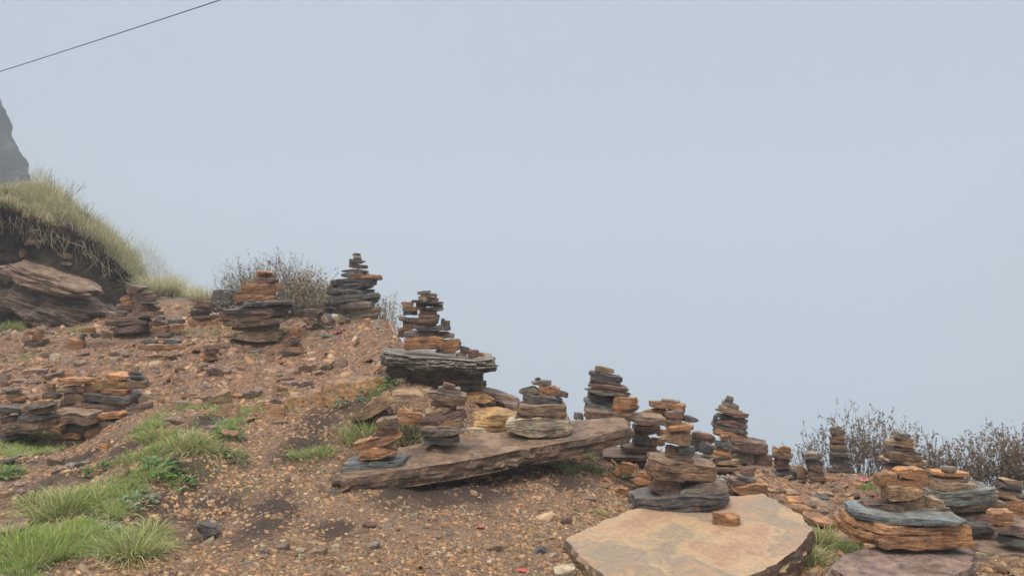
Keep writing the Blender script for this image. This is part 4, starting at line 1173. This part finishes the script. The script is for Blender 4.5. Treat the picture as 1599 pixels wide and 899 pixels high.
def leaf_mesh(name, base, dirv, upv, length, width, mat, g, parent=None, fold=0.25, attrv=None):
    """pointed oval leaves: base points, directions, normals"""
    n = len(base)
    side = np.cross(dirv, upv); side /= np.linalg.norm(side, axis=1)[:, None] + 1e-9
    prof = [(0.0, 0.0), (0.3, 0.9), (0.6, 1.0), (0.85, 0.6), (1.0, 0.0)]
    pts, al = [], []
    L = length[:, None]; W = width[:, None] * 0.5
    for s, w in prof:
        mid = base + dirv * L * s - upv * L * 0.28 * s * s
        if w == 0: pts.append(mid); al.append(s)
        else:
            pts.append(mid - side * W * w + upv * W * w * fold); pts.append(mid + side * W * w + upv * W * w * fold); al += [s, s]
    V = np.stack(pts, 1)
    k = V.shape[1]
    b = (np.arange(n) * k)[:, None]
    loops = np.concatenate([np.array([0, 2, 1]), np.array([1, 2, 4, 3]), np.array([3, 4, 6, 5]), np.array([5, 6, 7])])[None, :] + b
    tot = np.tile([3, 4, 4, 3], n)
    st = np.concatenate([[0], np.cumsum(tot)[:-1]])
    return np_mesh(name, V.reshape(-1, 3), loops.ravel(), st, tot, mat, parent, attr={"along": np.tile(np.array(al), n)})


def weed(u, v, rad_px, n, mat, label, seed, size=0.035):
    g = np.random.default_rng(seed)
    d = hit(u, min(v, 930)) or 3.0
    R = rad_px * d / F
    x0 = (u - CU) * d / F; z0 = float(ground_z(x0, d))
    rr = R * np.sqrt(g.random(n)); aa = g.uniform(0, 6.28, n)
    x = x0 + rr * np.cos(aa); y = d + rr * np.sin(aa)
    z = ground_z(x, y) + g.uniform(0.0, 0.028, n)
    az = aa + g.normal(0, 0.6, n)
    el = g.uniform(0.1, 0.8, n)
    dv = np.stack([np.cos(az) * np.cos(el), np.sin(az) * np.cos(el), np.sin(el)], -1)
    up = np.stack([-np.cos(az) * np.sin(el), -np.sin(az) * np.sin(el), np.cos(el)], -1)
    o = leaf_mesh('leafy_weed', np.stack([x - x0, y - d, z - z0], -1), dv, up, size * g.uniform(0.6, 1.3, n), size * 0.5 * g.uniform(0.6, 1.2, n), mat, g)
    o.location = (x0, d, z0)
    tag(o, label, 'weed', 'leafy weeds')


for i, (u, v, rp, n, mk, lab, sz) in enumerate([
    (355, 682, 24, 110, 'L', 'green leafy weed right of the straw-edged tussock', 0.032), (370, 717, 17, 60, 'L', 'small jagged green weed alone on the soil', 0.03),
    (250, 738, 26, 90, 'L', 'leafy green weed above the dark soil', 0.045), (285, 765, 18, 40, 'L', 'sparse weed sprig on the soil slope', 0.03),
    (350, 663, 14, 50, 'S', 'grey-green weed under the upright tan plate', 0.025), (605, 603, 14, 70, 'L', 'bright green weed under the thick grey slab', 0.03),
    (598, 593, 9, 40, 'S', 'blue-green weed clinging under the thick grey slab', 0.03), (545, 628, 20, 60, 'S', 'silver-leaved weed on the broken step', 0.045),
    (975, 745, 17, 70, 'L', 'green weed in the scraps left of the pillar', 0.04), (1350, 757, 10, 30, 'L', 'tiny weed beside the pink wrapper', 0.03),
    (150, 735, 18, 50, 'L', 'small weed on the trodden soil', 0.028), (12, 745, 18, 60, 'L', 'leafy weed at the left edge', 0.035), (215, 790, 26, 70, 'S', 'grey-green weed between the tussocks', 0.03),
    (165, 838, 20, 50, 'S', 'grey-green weed behind the big rosette tussock', 0.035), (200, 505, 12, 40, 'S', 'grey-green weed beside the bank cairn', 0.05)]):
    weed(u, v, rp, n, {'L': M_LEAF, 'S': M_SILVERLEAF}[mk], lab, 300 + i, sz)


def tubes(name, segs, mat, parent):
    S = np.array(segs)                    # n, 8: p0, p1, r0, r1
    p0, p1, r0, r1 = S[:, 0:3], S[:, 3:6], S[:, 6:7], S[:, 7:8]
    dv = p1 - p0; dv /= np.linalg.norm(dv, axis=1)[:, None] + 1e-9
    ref = np.where(np.abs(dv[:, 2:3]) > 0.9, np.array([[1.0, 0, 0]]), np.array([[0, 0, 1.0]]))
    a = np.cross(dv, ref); a /= np.linalg.norm(a, axis=1)[:, None] + 1e-9
    b = np.cross(dv, a)
    V = []
    for p, rr in ((p0, r0), (p1, r1)):
        for k in range(3):
            t = 2.094 * k
            V.append(p + (a * math.cos(t) + b * math.sin(t)) * rr)
    V = np.stack(V, 1); n = len(S)
    bse = (np.arange(n) * 6)[:, None]
    q = np.array([0, 1, 4, 3, 1, 2, 5, 4, 2, 0, 3, 5])[None, :] + bse
    return np_mesh(name, V.reshape(-1, 3), q.ravel(), np.arange(n * 3) * 4, np.full(n * 3, 4), mat, parent)


def shrub(name, u, v, d, width, height, nstem, label, seed, leafmat, leafn, leafsize, twigmat, arch=0.5, twigs=(5, 9), group=None, zabs=None, thick=0.0022, sub=0.5, cat='shrub'):
    g = random.Random(seed); gn = np.random.default_rng(seed)
    x0, y0, z0 = P(u, v, d)
    z0 = float(ground_z(x0, y0)) if zabs is None else zabs
    root = bpy.data.objects.new(name, None); COL.objects.link(root); root.location = (x0, y0, z0)
    tag(root, label, cat, group)
    segs, lp, ld = [], [], []

    def grow(p, dvec, length, r, depth):
        nseg = max(3, int(length / 0.035))
        st = length / nseg
        q = np.array(p); dd = np.array(dvec)
        for k in range(nseg):
            dd = dd + gn.normal(0, 0.11, 3) + np.array([0, 0, 0.05]); dd /= np.linalg.norm(dd)
            q2 = q + dd * st
            ra = r * (1 - 0.75 * k / nseg); rb = r * (1 - 0.75 * (k + 1) / nseg)
            segs.append([*q, *q2, ra, rb])
            if leafn:
                for _ in range(np.random.default_rng(int(abs(q[0]) * 1e5) % 9999 + k).poisson(leafn * (1.0 if depth else 0.6))):
                    lp.append(q + (q2 - q) * g.random()); ld.append(dd + gn.normal(0, 0.8, 3))
            if depth < 2 and k > nseg * 0.2 and g.random() < sub:
                nd = dd + gn.normal(0, 0.55, 3) + np.array([0, 0, 0.1]); nd /= np.linalg.norm(nd)
                grow(q2, nd, length * g.uniform(0.2, 0.42), r * 0.6, depth + 1)
            q = q2

    for i in range(nstem):
        a = g.uniform(0, 6.28); rr = math.sqrt(g.random())
        bx, by = math.cos(a) * rr * width * 0.36, math.sin(a) * rr * width * 0.3
        bz = (float(ground_z(x0 + bx, y0 + by)) - z0 if zabs is None else 0.0) - 0.01
        ln = height * g.uniform(0.5, 1.05) * (1 - 0.35 * rr * rr)
        dv = np.array([math.cos(a) * rr * arch + g.gauss(0, 0.15), math.sin(a) * rr * arch + g.gauss(0, 0.15), 1.0]); dv /= np.linalg.norm(dv)
        grow((bx, by, bz), dv, ln, thick * g.uniform(0.7, 1.3), 0)
    tubes('stems', segs, twigmat, root)
    if lp:
        B = np.array(lp); D = np.array(ld); D /= np.linalg.norm(D, axis=1)[:, None] + 1e-9
        U = np.cross(D, gn.normal(0, 1, (len(D), 3))); U /= np.linalg.norm(U, axis=1)[:, None] + 1e-9
        leaf_mesh('foliage', B, D, U, leafsize * gn.uniform(0.6, 1.4, len(B)), leafsize * 0.62 * gn.uniform(0.6, 1.2, len(B)), leafmat, gn, root)
    return root


RS = 'shrubs along the right ridge'
for i, (u, v, d, w, h, ns, lf, lab) in enumerate([
    (1262, 742, 5.95, 0.34, 0.26, 35, 0.7, 'low sparse shrub beginning the row right of the pawn-like cairn'),
    (1305, 740, 5.9, 0.34, 0.44, 48, 0.9, 'reddish shrub behind the narrow upright cairn'),
    (1352, 742, 5.85, 0.34, 0.52, 70, 1.1, 'tallest reddish shrub right of the narrow upright cairn'),
    (1392, 744, 5.8, 0.3, 0.50, 57, 1.1, 'tall feathery shrub behind the cairn against the shrubs'),
    (1438, 750, 5.8, 0.36, 0.42, 61, 1.0, 'feathery shrub right of the bushy-backed cairn'),
    (1478, 756, 5.75, 0.36, 0.40, 61, 1.0, 'shrub behind the broad cairn'),
    (1520, 766, 5.7, 0.38, 0.44, 70, 1.2, 'dense red-leaved shrub left of the cairn cut by the edge'),
    (1562, 772, 5.6, 0.40, 0.52, 74, 1.2, 'dense red-leaved shrub behind the cairn cut by the edge'),
    (1606, 778, 5.5, 0.40, 0.62, 74, 1.2, 'tall red-leaved shrub at the right edge of the view'),
    (1655, 782, 5.4, 0.44, 0.58, 61, 1.1, 'red-leaved shrub ending the row past the right edge')]):
    shrub('barberry_shrub', u, v, d, w, h, ns, lab, 500 + i, M_REDLEAF, lf * 1.9, 0.013, M_TWIG, arch=0.4, group=RS, sub=0.5, thick=0.0028)
shrub('twiggy_shrub', 425, 484, 7.5, 1.0, 0.56, 420, 'wide bare twiggy shrub behind the brown cairn', 600, M_STRAWTWIG, 0.35, 0.016, M_TWIG, arch=0.75, sub=0.6, thick=0.003)
shrub('twiggy_shrub', 488, 486, 7.35, 0.42, 0.40, 220, 'straw-coloured twiggy shrub left of the dark slate cairn', 601, M_STRAWTWIG, 0.9, 0.018, M_STRAWTWIG, arch=0.5, sub=0.6, thick=0.0028)
shrub('twiggy_shrub', 604, 508, 6.95, 0.30, 0.26, 70, 'small pale dry shrub right of the dark slate cairn', 602, M_STRAWTWIG, 0.7, 0.014, M_STRAWTWIG, arch=0.7, sub=0.6)
shrub('twiggy_shrub', 372, 470, 7.2, 0.3, 0.26, 50, 'pale tangle of twigs on the dark mossy rock', 603, M_STRAWTWIG, 0.9, 0.016, M_STRAWTWIG, arch=0.9, sub=0.6)

# ------------------------------------------------------------------ earth bank with its overhanging grass
TOPV = [(-400, 315), (-150, 320), (0, 322), (25, 326), (50, 342), (100, 356), (140, 380), (175, 404), (197, 432), (215, 452), (232, 476)]
CRESTV = [(-400, 262), (-150, 280), (0, 296), (70, 302), (100, 315), (135, 335), (165, 362), (200, 398), (215, 425), (232, 468)]


def bank_d(u): return 8.35 + 1.2 * max(0.0, min(1.0, (u - 60) / 170.0)) ** 1.5


us = np.linspace(-420, 236, 300)
bank_V, top_pts = [], []
NP = 120
for u in us:
    d0 = bank_d(u)
    vt = np.interp(u, *zip(*TOPV)); vc = np.interp(u, *zip(*CRESTV))
    x0, _, zt = P(u, vt, d0)
    gz = float(ground_z(x0, d0, False)) - 0.12
    zc = EYE - (vc - CV) * (d0 + 0.9) / F
    H = zt - gz
    col = []
    for j in range(NP):
        s = j / (NP - 1)
        if s < 0.55:                       # the broken face, bulging at the foot and undercut below the lip
            q = s / 0.55
            dy = -0.30 * (1 - q) ** 1.5 + 0.22 * math.sin(q * math.pi) - 0.10 * max(0, q - 0.8) / 0.2
            y = d0 + dy; z = gz + H * q
        elif s < 0.8:                      # the grassy slope above the lip
            q = (s - 0.55) / 0.25
            y = d0 - 0.1 + 1.0 * q; z = zt + (zc - zt) * (q ** 0.8)
        else:                              # down the far side
            q = (s - 0.8) / 0.2
            y = d0 + 0.9 + 2.6 * q; z = zc + (gz - 2.5 - zc) * q ** 1.3
        sc = y / d0
        col.append((x0 * sc, y, z))
        if 0.54 <= s <= 0.84: top_pts.append((len(bank_V), j, 0, s, u))
    bank_V.append(col)
BV = np.array(bank_V)
n1 = fbm(BV[..., 0] * 1.3, BV[..., 2] * 2.2 + BV[..., 1], 5) * 0.22
n2 = fbm(BV[..., 0] * 6, BV[..., 2] * 7, 5, 0.62) * 0.17
BV[..., 1] += n1 + n2
BV[..., 2] += fbm(BV[..., 0] * 3, BV[..., 1] * 3, 3) * 0.04
nu, nv = BV.shape[:2]
ids = np.arange(nu * nv).reshape(nu, nv)
bf = np.stack([ids[:-1, :-1], ids[1:, :-1], ids[1:, 1:], ids[:-1, 1:]], -1).reshape(-1, 4)
bank = np_mesh('earth_bank', BV.reshape(-1, 3), bf.ravel(), np.arange(len(bf)) * 4, np.full(len(bf), 4), M_EARTH, smooth=True)
tag(bank, kind='structure')
bpy.context.view_layer.update()
# bare rock bits set into the face
for k, (u, v, d, w, h, dp, c, lab, sd, ro, pi) in enumerate([
    (100, 482, 8.35, 0.95, 0.44, 0.9, 'd', 'large dark boulder at the foot of the earth bank', 42, 0.3, 0.0),
    (60, 490, 8.1, 0.5, 0.24, 0.3, 'b', 'brown lump left of the large dark boulder', 43, 0.5, 0.0),
    (101, 399, 8.35, 0.16, 0.08, 0.12, 't', 'small tan stone high in the earth bank', 44, 0.1, 0.1),
    (100, 411, 8.3, 0.14, 0.05, 0.1, 'c', 'small pale stone just under the tan one in the bank', 45, 0.2, 0.1),
    (52, 378, 8.4, 0.17, 0.09, 0.15, 'b', 'small brown stone under the overhanging grass', 46, 0.0, 0.1),
    (53, 360, 8.4, 0.10, 0.04, 0.1, 't', 'thin pale stone nearest the overhanging grass', 47, 0.0, 0.1),
    (38, 395, 8.4, 0.08, 0.12, 0.1, 'o', 'orange upright stone in the earth bank', 48, 0.2, 0.1),
    (165, 490, 8.6, 0.4, 0.25, 0.3, 'k', 'dark rock in the shade right of the large boulder', 49, 0.2, 0.1),
    (20, 470, 8.15, 0.5, 0.3, 0.3, 'd', 'brown rock at the left of the bank boulder', 50, -0.2, 0.1)]):
    if w < 0.3:
        o_ = np.array(P(CU, CV, 0.0)); e_ = np.array(P(u, v, 1.0)) - o_
        ok_, loc_, _n, _i = bank.ray_cast(tuple(o_), tuple(e_ / np.linalg.norm(e_)))
        if ok_: d = loc_[1] + dp * 0.12
    b = boulder('bank_boulder' if w > 0.3 else 'bank_stone', u, v, d, w, h, dp, c, lab, sd, roll=ro, pitch=pi, cat='boulder' if w > 0.3 else 'stone', flatness=0.7, rug=3.0)
    tag(b, group='rocks in the earth bank')

o = boulder('bank_slab', 80, 436, 8.15, 0.86, 0.24, 0.6, 'b', None, 71, roll=0.32, pitch=0.1, flatness=0.62, rug=3.2)
tag(o, 'weathered brown slab jutting from the earth bank', 'boulder', 'rocks in the earth bank')
g = np.random.default_rng(901)
T = np.array(top_pts)
w_ = np.where((T[:, 4] > -300), 1.0, 0.2) * np.where(T[:, 3] < 0.57, 1.3, 1.0)
N = 42000
pick = g.choice(len(T), N, p=w_ / w_.sum())
org = BV[T[pick, 0].astype(int), T[pick, 1].astype(int)].copy()
org[:, 0] += g.normal(0, 0.05, N); org[:, 1] += g.normal(0, 0.04, N)
org[:, 2] -= 0.02
clmp = fbm(org[:, 0] * 3.2 + 5, org[:, 1] * 3.2, 3)
k = clmp > -0.22
org = org[k]; N = len(org); clmp = clmp[k]
az = g.normal(-0.9, 0.9, N)
hg = g.uniform(0.07, 0.20, N) * (0.6 + 1.9 * np.clip(clmp + 0.1, 0, 1))
front = T[pick][k][:, 3] < 0.575
ln = np.where(front, g.uniform(0.5, 1.15, N), g.uniform(0.25, 1.0, N))
o = blades('dry_grass', org, az, hg, ln, g.uniform(0.003, 0.007, N), M_GRASS_DRY, g, levels=4)
tag(o, 'straw and pale green grass overhanging the earth bank', 'grass', kind='stuff')
# roots and dead stalks hanging under the lip
seg = []
for _ in range(90):
    u = g.uniform(-60, 222); d0 = bank_d(u) - 0.12
    vt = np.interp(u, *zip(*TOPV)) + g.uniform(0, 14)
    p = np.array(P(u, vt, d0)); dv = np.array([g.normal(0, 0.3), -g.uniform(0, 0.3), -1.0])
    for _k in range(5):
        q = p + dv * g.uniform(0.02, 0.07)
        seg.append([*p, *q, 0.002, 0.0015]); p = q; dv = dv + g.normal(0, 0.35, 3) * np.array([1, 0.4, 0.5])
o = tubes('hanging_roots', seg, M_STRAWTWIG, None); tag(o, 'fine dead roots hanging below the overhanging grass', 'roots', kind='stuff')
for i, (u, v, w, h, ns, lab) in enumerate([
    (28, 296, 0.35, 0.30, 14, 'bare twigs rising at the left of the bank crest'), (92, 312, 0.5, 0.34, 22, 'cluster of bare twigs on the middle of the bank crest'),
    (135, 338, 0.3, 0.22, 10, 'thin bare twigs on the sloping bank crest'), (182, 395, 0.3, 0.28, 14, 'bare twigs near the lower end of the bank'),
    (212, 440, 0.4, 0.34, 34, 'tangle of twigs hanging off the right end of the bank')]):
    d = bank_d(u) + 0.5
    shrub('bare_twigs', u, v, d, w, h, ns, lab, 700 + i, M_REDLEAF, 0.15, 0.014, M_TWIG, arch=0.9, zabs=P(u, v, d)[2], group='bare twigs on the earth bank', thick=0.003, cat='shrub')
tuft(248, 470, 9.2, 30, 0.34, 1500, M_GRASS_DRY, 'big rounded straw tussock right of the earth bank', lean=(0.1, 1.15), width=0.006, name='grass_tussock', cat='tussock', group='tussocks behind the cairns', zabs=P(248, 462, 9.2)[2])
tuft(318, 478, 9.0, 22, 0.22, 700, M_GRASS_DRY, 'low straw tussock left of the twiggy shrub', lean=(0.1, 1.1), width=0.005, name='grass_tussock', cat='tussock', group='tussocks behind the cairns', zabs=P(318, 470, 9.0)[2])
tuft(400, 455, 7.6, 16, 0.16, 400, M_GRASS_DRY, 'small straw tussock caught in the twiggy shrub', lean=(0.1, 1.0), width=0.004, name='grass_tussock', cat='tussock', group='tussocks behind the cairns', zabs=P(400, 450, 7.6)[2])
tuft(285, 478, 10.5, 26, 0.26, 600, M_GRASS_DRY, 'misty straw tussock behind the big rounded one', lean=(0.1, 1.0), width=0.006, name='grass_tussock', cat='tussock', group='tussocks behind the cairns', zabs=P(285, 465, 10.5)[2])

# ------------------------------------------------------------------ misty slopes and cliff
def mound(name, prof, d, depth, zlow, mat, seed, rough=0.3, grass=0):
    """a spur of hillside: prof is its skyline as (u, v) at distance d"""
    uu = np.linspace(prof[0][0], prof[-1][0], 90); vv = np.interp(uu, *zip(*prof))
    V = []
    for u, v in zip(uu, vv):
        x, y, z = P(u, v, d)
        for j in range(30):
            s = j / 29.0 * 2 - 1
            zz = z - (z - zlow) * abs(s) ** 1.6
            V.append((x, y + s * depth, zz))
    V = np.array(V).reshape(90, 30, 3)
    nz = fbm(V[..., 0] * 0.9 + seed, V[..., 1] * 0.9, 5) * rough
    V[..., 2] += nz
    ids = np.arange(2700).reshape(90, 30)
    f = np.stack([ids[:-1, :-1], ids[1:, :-1], ids[1:, 1:], ids[:-1, 1:]], -1).reshape(-1, 4)
    o = np_mesh(name, V.reshape(-1, 3), f.ravel(), np.arange(len(f)) * 4, np.full(len(f), 4), mat, smooth=True)
    tag(o, kind='structure')
    if grass:
        g = np.random.default_rng(seed)
        i = g.integers(0, 90, grass); j = g.integers(4, 26, grass)
        og = V[i, j] + g.normal(0, 0.08, (grass, 3)) * np.array([1, 1, 0])
        b = blades('hill_grass', og, g.uniform(0, 6.28, grass), g.uniform(0.25, 0.6, grass) * d / 20, g.uniform(0.2, 1.0, grass), np.full(grass, 0.016 * d / 20), M_GRASS_DRY, g, levels=3)
        tag(b, 'misty straw grass on the slope behind the bank', 'grass', kind='stuff')
    return o


M_HILL = NB("hill_turf", 0.9)
_tc = M_HILL.n("ShaderNodeTexCoord")
M_HILL.l(M_HILL.ramp(M_HILL.noise(_tc.outputs["Object"], 1.5, 8, 0.7), [(0.35, (0.12, 0.11, 0.05)), (0.65, (0.27, 0.25, 0.12))]), M_HILL.b.inputs["Base Color"])
M_HILL = M_HILL.m
mound('hillside', [(-100, 330), (60, 300), (150, 340), (205, 380), (235, 392), (262, 425), (285, 455), (330, 500), (360, 560)], 130, 20.0, -45.0, M_HILL, 3, 0.4, 9000)
mound('hillside', [(-200, 300), (0, 292), (45, 285), (68, 272), (90, 296), (130, 340), (160, 380)], 62, 8.0, -8.0, M_HILL, 4, 0.2, 6000)

M_CLIFF = NB("cliff_rock", 0.9)
_tc = M_CLIFF.n("ShaderNodeTexCoord")
_n = M_CLIFF.noise(_tc.outputs["Object"], 0.8, 9, 0.7)
M_CLIFF.l(M_CLIFF.ramp(_n, [(0.35, (0.025, 0.025, 0.025)), (0.6, (0.06, 0.058, 0.05)), (0.75, (0.04, 0.045, 0.03))]), M_CLIFF.b.inputs["Base Color"])
M_CLIFF.l(M_CLIFF.bump(_n, 1.0, 0.4), M_CLIFF.b.inputs["Normal"])
M_CLIFF = M_CLIFF.m
EDGE = [(-120, -20), (-60, 50), (-25, 110), (2, 153), (8, 176), (14, 192), (22, 214), (34, 240), (46, 262), (58, 285), (85, 330), (110, 380), (130, 450), (145, 560)]
cd = 45.0
zz = np.linspace(P(0, 545, cd)[2], P(0, -18, cd)[2], 140)
CVv = []
for z in zz:
    v = CV + (EYE - z) * F / cd
    ue = np.interp(v, [b for a, b in EDGE], [a for a, b in EDGE])
    xe = (ue - CU) * cd / F
    row = []
    for j in range(60):
        s = j / 59.0
        if s < 0.7:
            q = s / 0.7; x = y = cd - 0.5 - 5 * (1 - q) + 0.075 * (z - zz[0]); x = xe * y / cd - 24 * (1 - q) ** 1.2
        else:
            q = (s - 0.7) / 0.3; y = cd - 0.5 + 8 * q + 0.075 * (z - zz[0]); x = xe * y / cd - 5.0 * q
        row.append((x, y, z))
    CVv.append(row)
CVv = np.array(CVv)
CVv[..., 1] += fbm(CVv[..., 0] * 0.8, CVv[..., 2] * 0.5, 5) * 0.9
CVv[..., 0] += fbm(CVv[..., 1] * 0.6 + 4, CVv[..., 2] * 1.2, 5) * 0.3
ids = np.arange(140 * 60).reshape(140, 60)
f = np.stack([ids[:-1, :-1], ids[:-1, 1:], ids[1:, 1:], ids[1:, :-1]], -1).reshape(-1, 4)
o = np_mesh('cliff', CVv.reshape(-1, 3), f.ravel(), np.arange(len(f)) * 4, np.full(len(f), 4), M_CLIFF, smooth=True)
tag(o, kind='structure')

# ------------------------------------------------------------------ cable overhead
a = np.array(P(0, 112, 11.0)); b = np.array(P(345, 0, 8.0))
ts = np.linspace(-1.2, 4.0, 80)
cp = [a + (b - a) * t + np.array([0, 0, 0.02 * t * (t - 1)]) for t in ts]
ring = [(math.cos(k * math.pi / 3) * 0.0055, math.sin(k * math.pi / 3) * 0.0055) for k in range(6)]
sd = np.cross(b - a, [0, 0, 1]); sd /= np.linalg.norm(sd)
cv = [tuple(p + sd * x + np.array([0, 0, y])) for p in cp for x, y in ring]
cf = [(i * 6 + k, i * 6 + (k + 1) % 6, i * 6 + 6 + (k + 1) % 6, i * 6 + 6 + k) for i in range(79) for k in range(6)]
o = mesh_obj('overhead_cable', cv, cf, plain('cable_rubber', (0.03, 0.03, 0.035)), smooth=True)
tag(o, 'thin dark cable crossing the misty sky at the top left', 'cable')

# ------------------------------------------------------------------ litter
def crumple(name, u, v, wpx, hpx, col, label, cat, seed, rough=0.4):
    d = (hit(u, v) or 4.0)
    g = np.random.default_rng(seed)
    w, h = wpx * d / F, hpx * d / F
    n = 12
    X, Y = np.meshgrid(np.linspace(-0.5, 0.5, n), np.linspace(-0.5, 0.5, n))
    Zz = np.abs(fbm(X * 4 + seed, Y * 4, 3)) * h * 1.1 + h * 0.25
    V = np.stack([X * w * (1 + 0.2 * fbm(Y * 3 + seed, X, 2)), Y * w * 0.6 * (1 + 0.3 * fbm(X * 3, Y + seed, 2)), Zz], -1).reshape(-1, 3)
    ids = np.arange(n * n).reshape(n, n)
    f = np.stack([ids[:-1, :-1], ids[:-1, 1:], ids[1:, 1:], ids[1:, :-1]], -1).reshape(-1, 4)
    o = np_mesh(name, V, f.ravel(), np.arange(len(f)) * 4, np.full(len(f), 4), plain(name + '_stuff', col, rough), smooth=False)
    md = o.modifiers.new('thickness', 'SOLIDIFY'); md.thickness = 0.0006
    x = (u - CU) * d / F
    o.location = (x, d, float(ground_z(x, d)) + 0.004); o.rotation_euler = (0.1, 0.05, g.uniform(-0.6, 0.6))
    tag(o, label, cat)


crumple('sweet_wrapper', 1347, 752, 17, 6, (0.75, 0.10, 0.28), 'crumpled pink wrapper by the narrow upright cairn', 'wrapper', 3)
crumple('red_scrap', 528, 521, 15, 5, (0.28, 0.06, 0.07), 'dark red scrap below the dark slate cairn', 'wrapper', 5)
crumple('green_scrap', 508, 527, 16, 5, (0.07, 0.14, 0.10), 'green wrapper below the dark slate cairn', 'wrapper', 6)
crumple('red_leaf', 815, 893, 15, 4, (0.42, 0.08, 0.06), 'bright red leaf at the bottom left of the sandy slab', 'leaf', 7)
crumple('red_leaf', 750, 824, 12, 3, (0.30, 0.07, 0.06), 'dull red leaf amid the foreground gravel', 'leaf', 8)
crumple('red_scrap', 399, 650, 8, 5, (0.50, 0.05, 0.05), 'tiny red scrap by the green grass strip', 'wrapper', 9)
# ------------------------------------------------------------------ the mist
bx0, bx1, by0, by1, bz0, bz1 = -78.0, 78.0, -27.0, 160.0, float(GZ.min()) - 1.0, 24.0
Vb = [(x, y, z) for x in (bx0, bx1) for y in (by0, by1) for z in (bz0, bz1)]
Fb = [(0, 1, 3, 2), (4, 6, 7, 5), (0, 4, 5, 1), (2, 3, 7, 6), (0, 2, 6, 4), (1, 5, 7, 3)]
mh = bpy.data.materials.new('mist'); mh.use_nodes = True
mh.node_tree.nodes.clear()
mo = mh.node_tree.nodes.new('ShaderNodeOutputMaterial'); pv = mh.node_tree.nodes.new('ShaderNodeVolumePrincipled')
pv.inputs['Color'].default_value = (0.61, 0.69, 0.755, 1); pv.inputs['Density'].default_value = 0.0065; pv.inputs['Anisotropy'].default_value = 0.2
mh.node_tree.links.new(pv.outputs[0], mo.inputs['Volume'])
haze = mesh_obj('haze', Vb, Fb, mh)
tag(haze, kind='stuff')
print('objects', len(scene.objects))
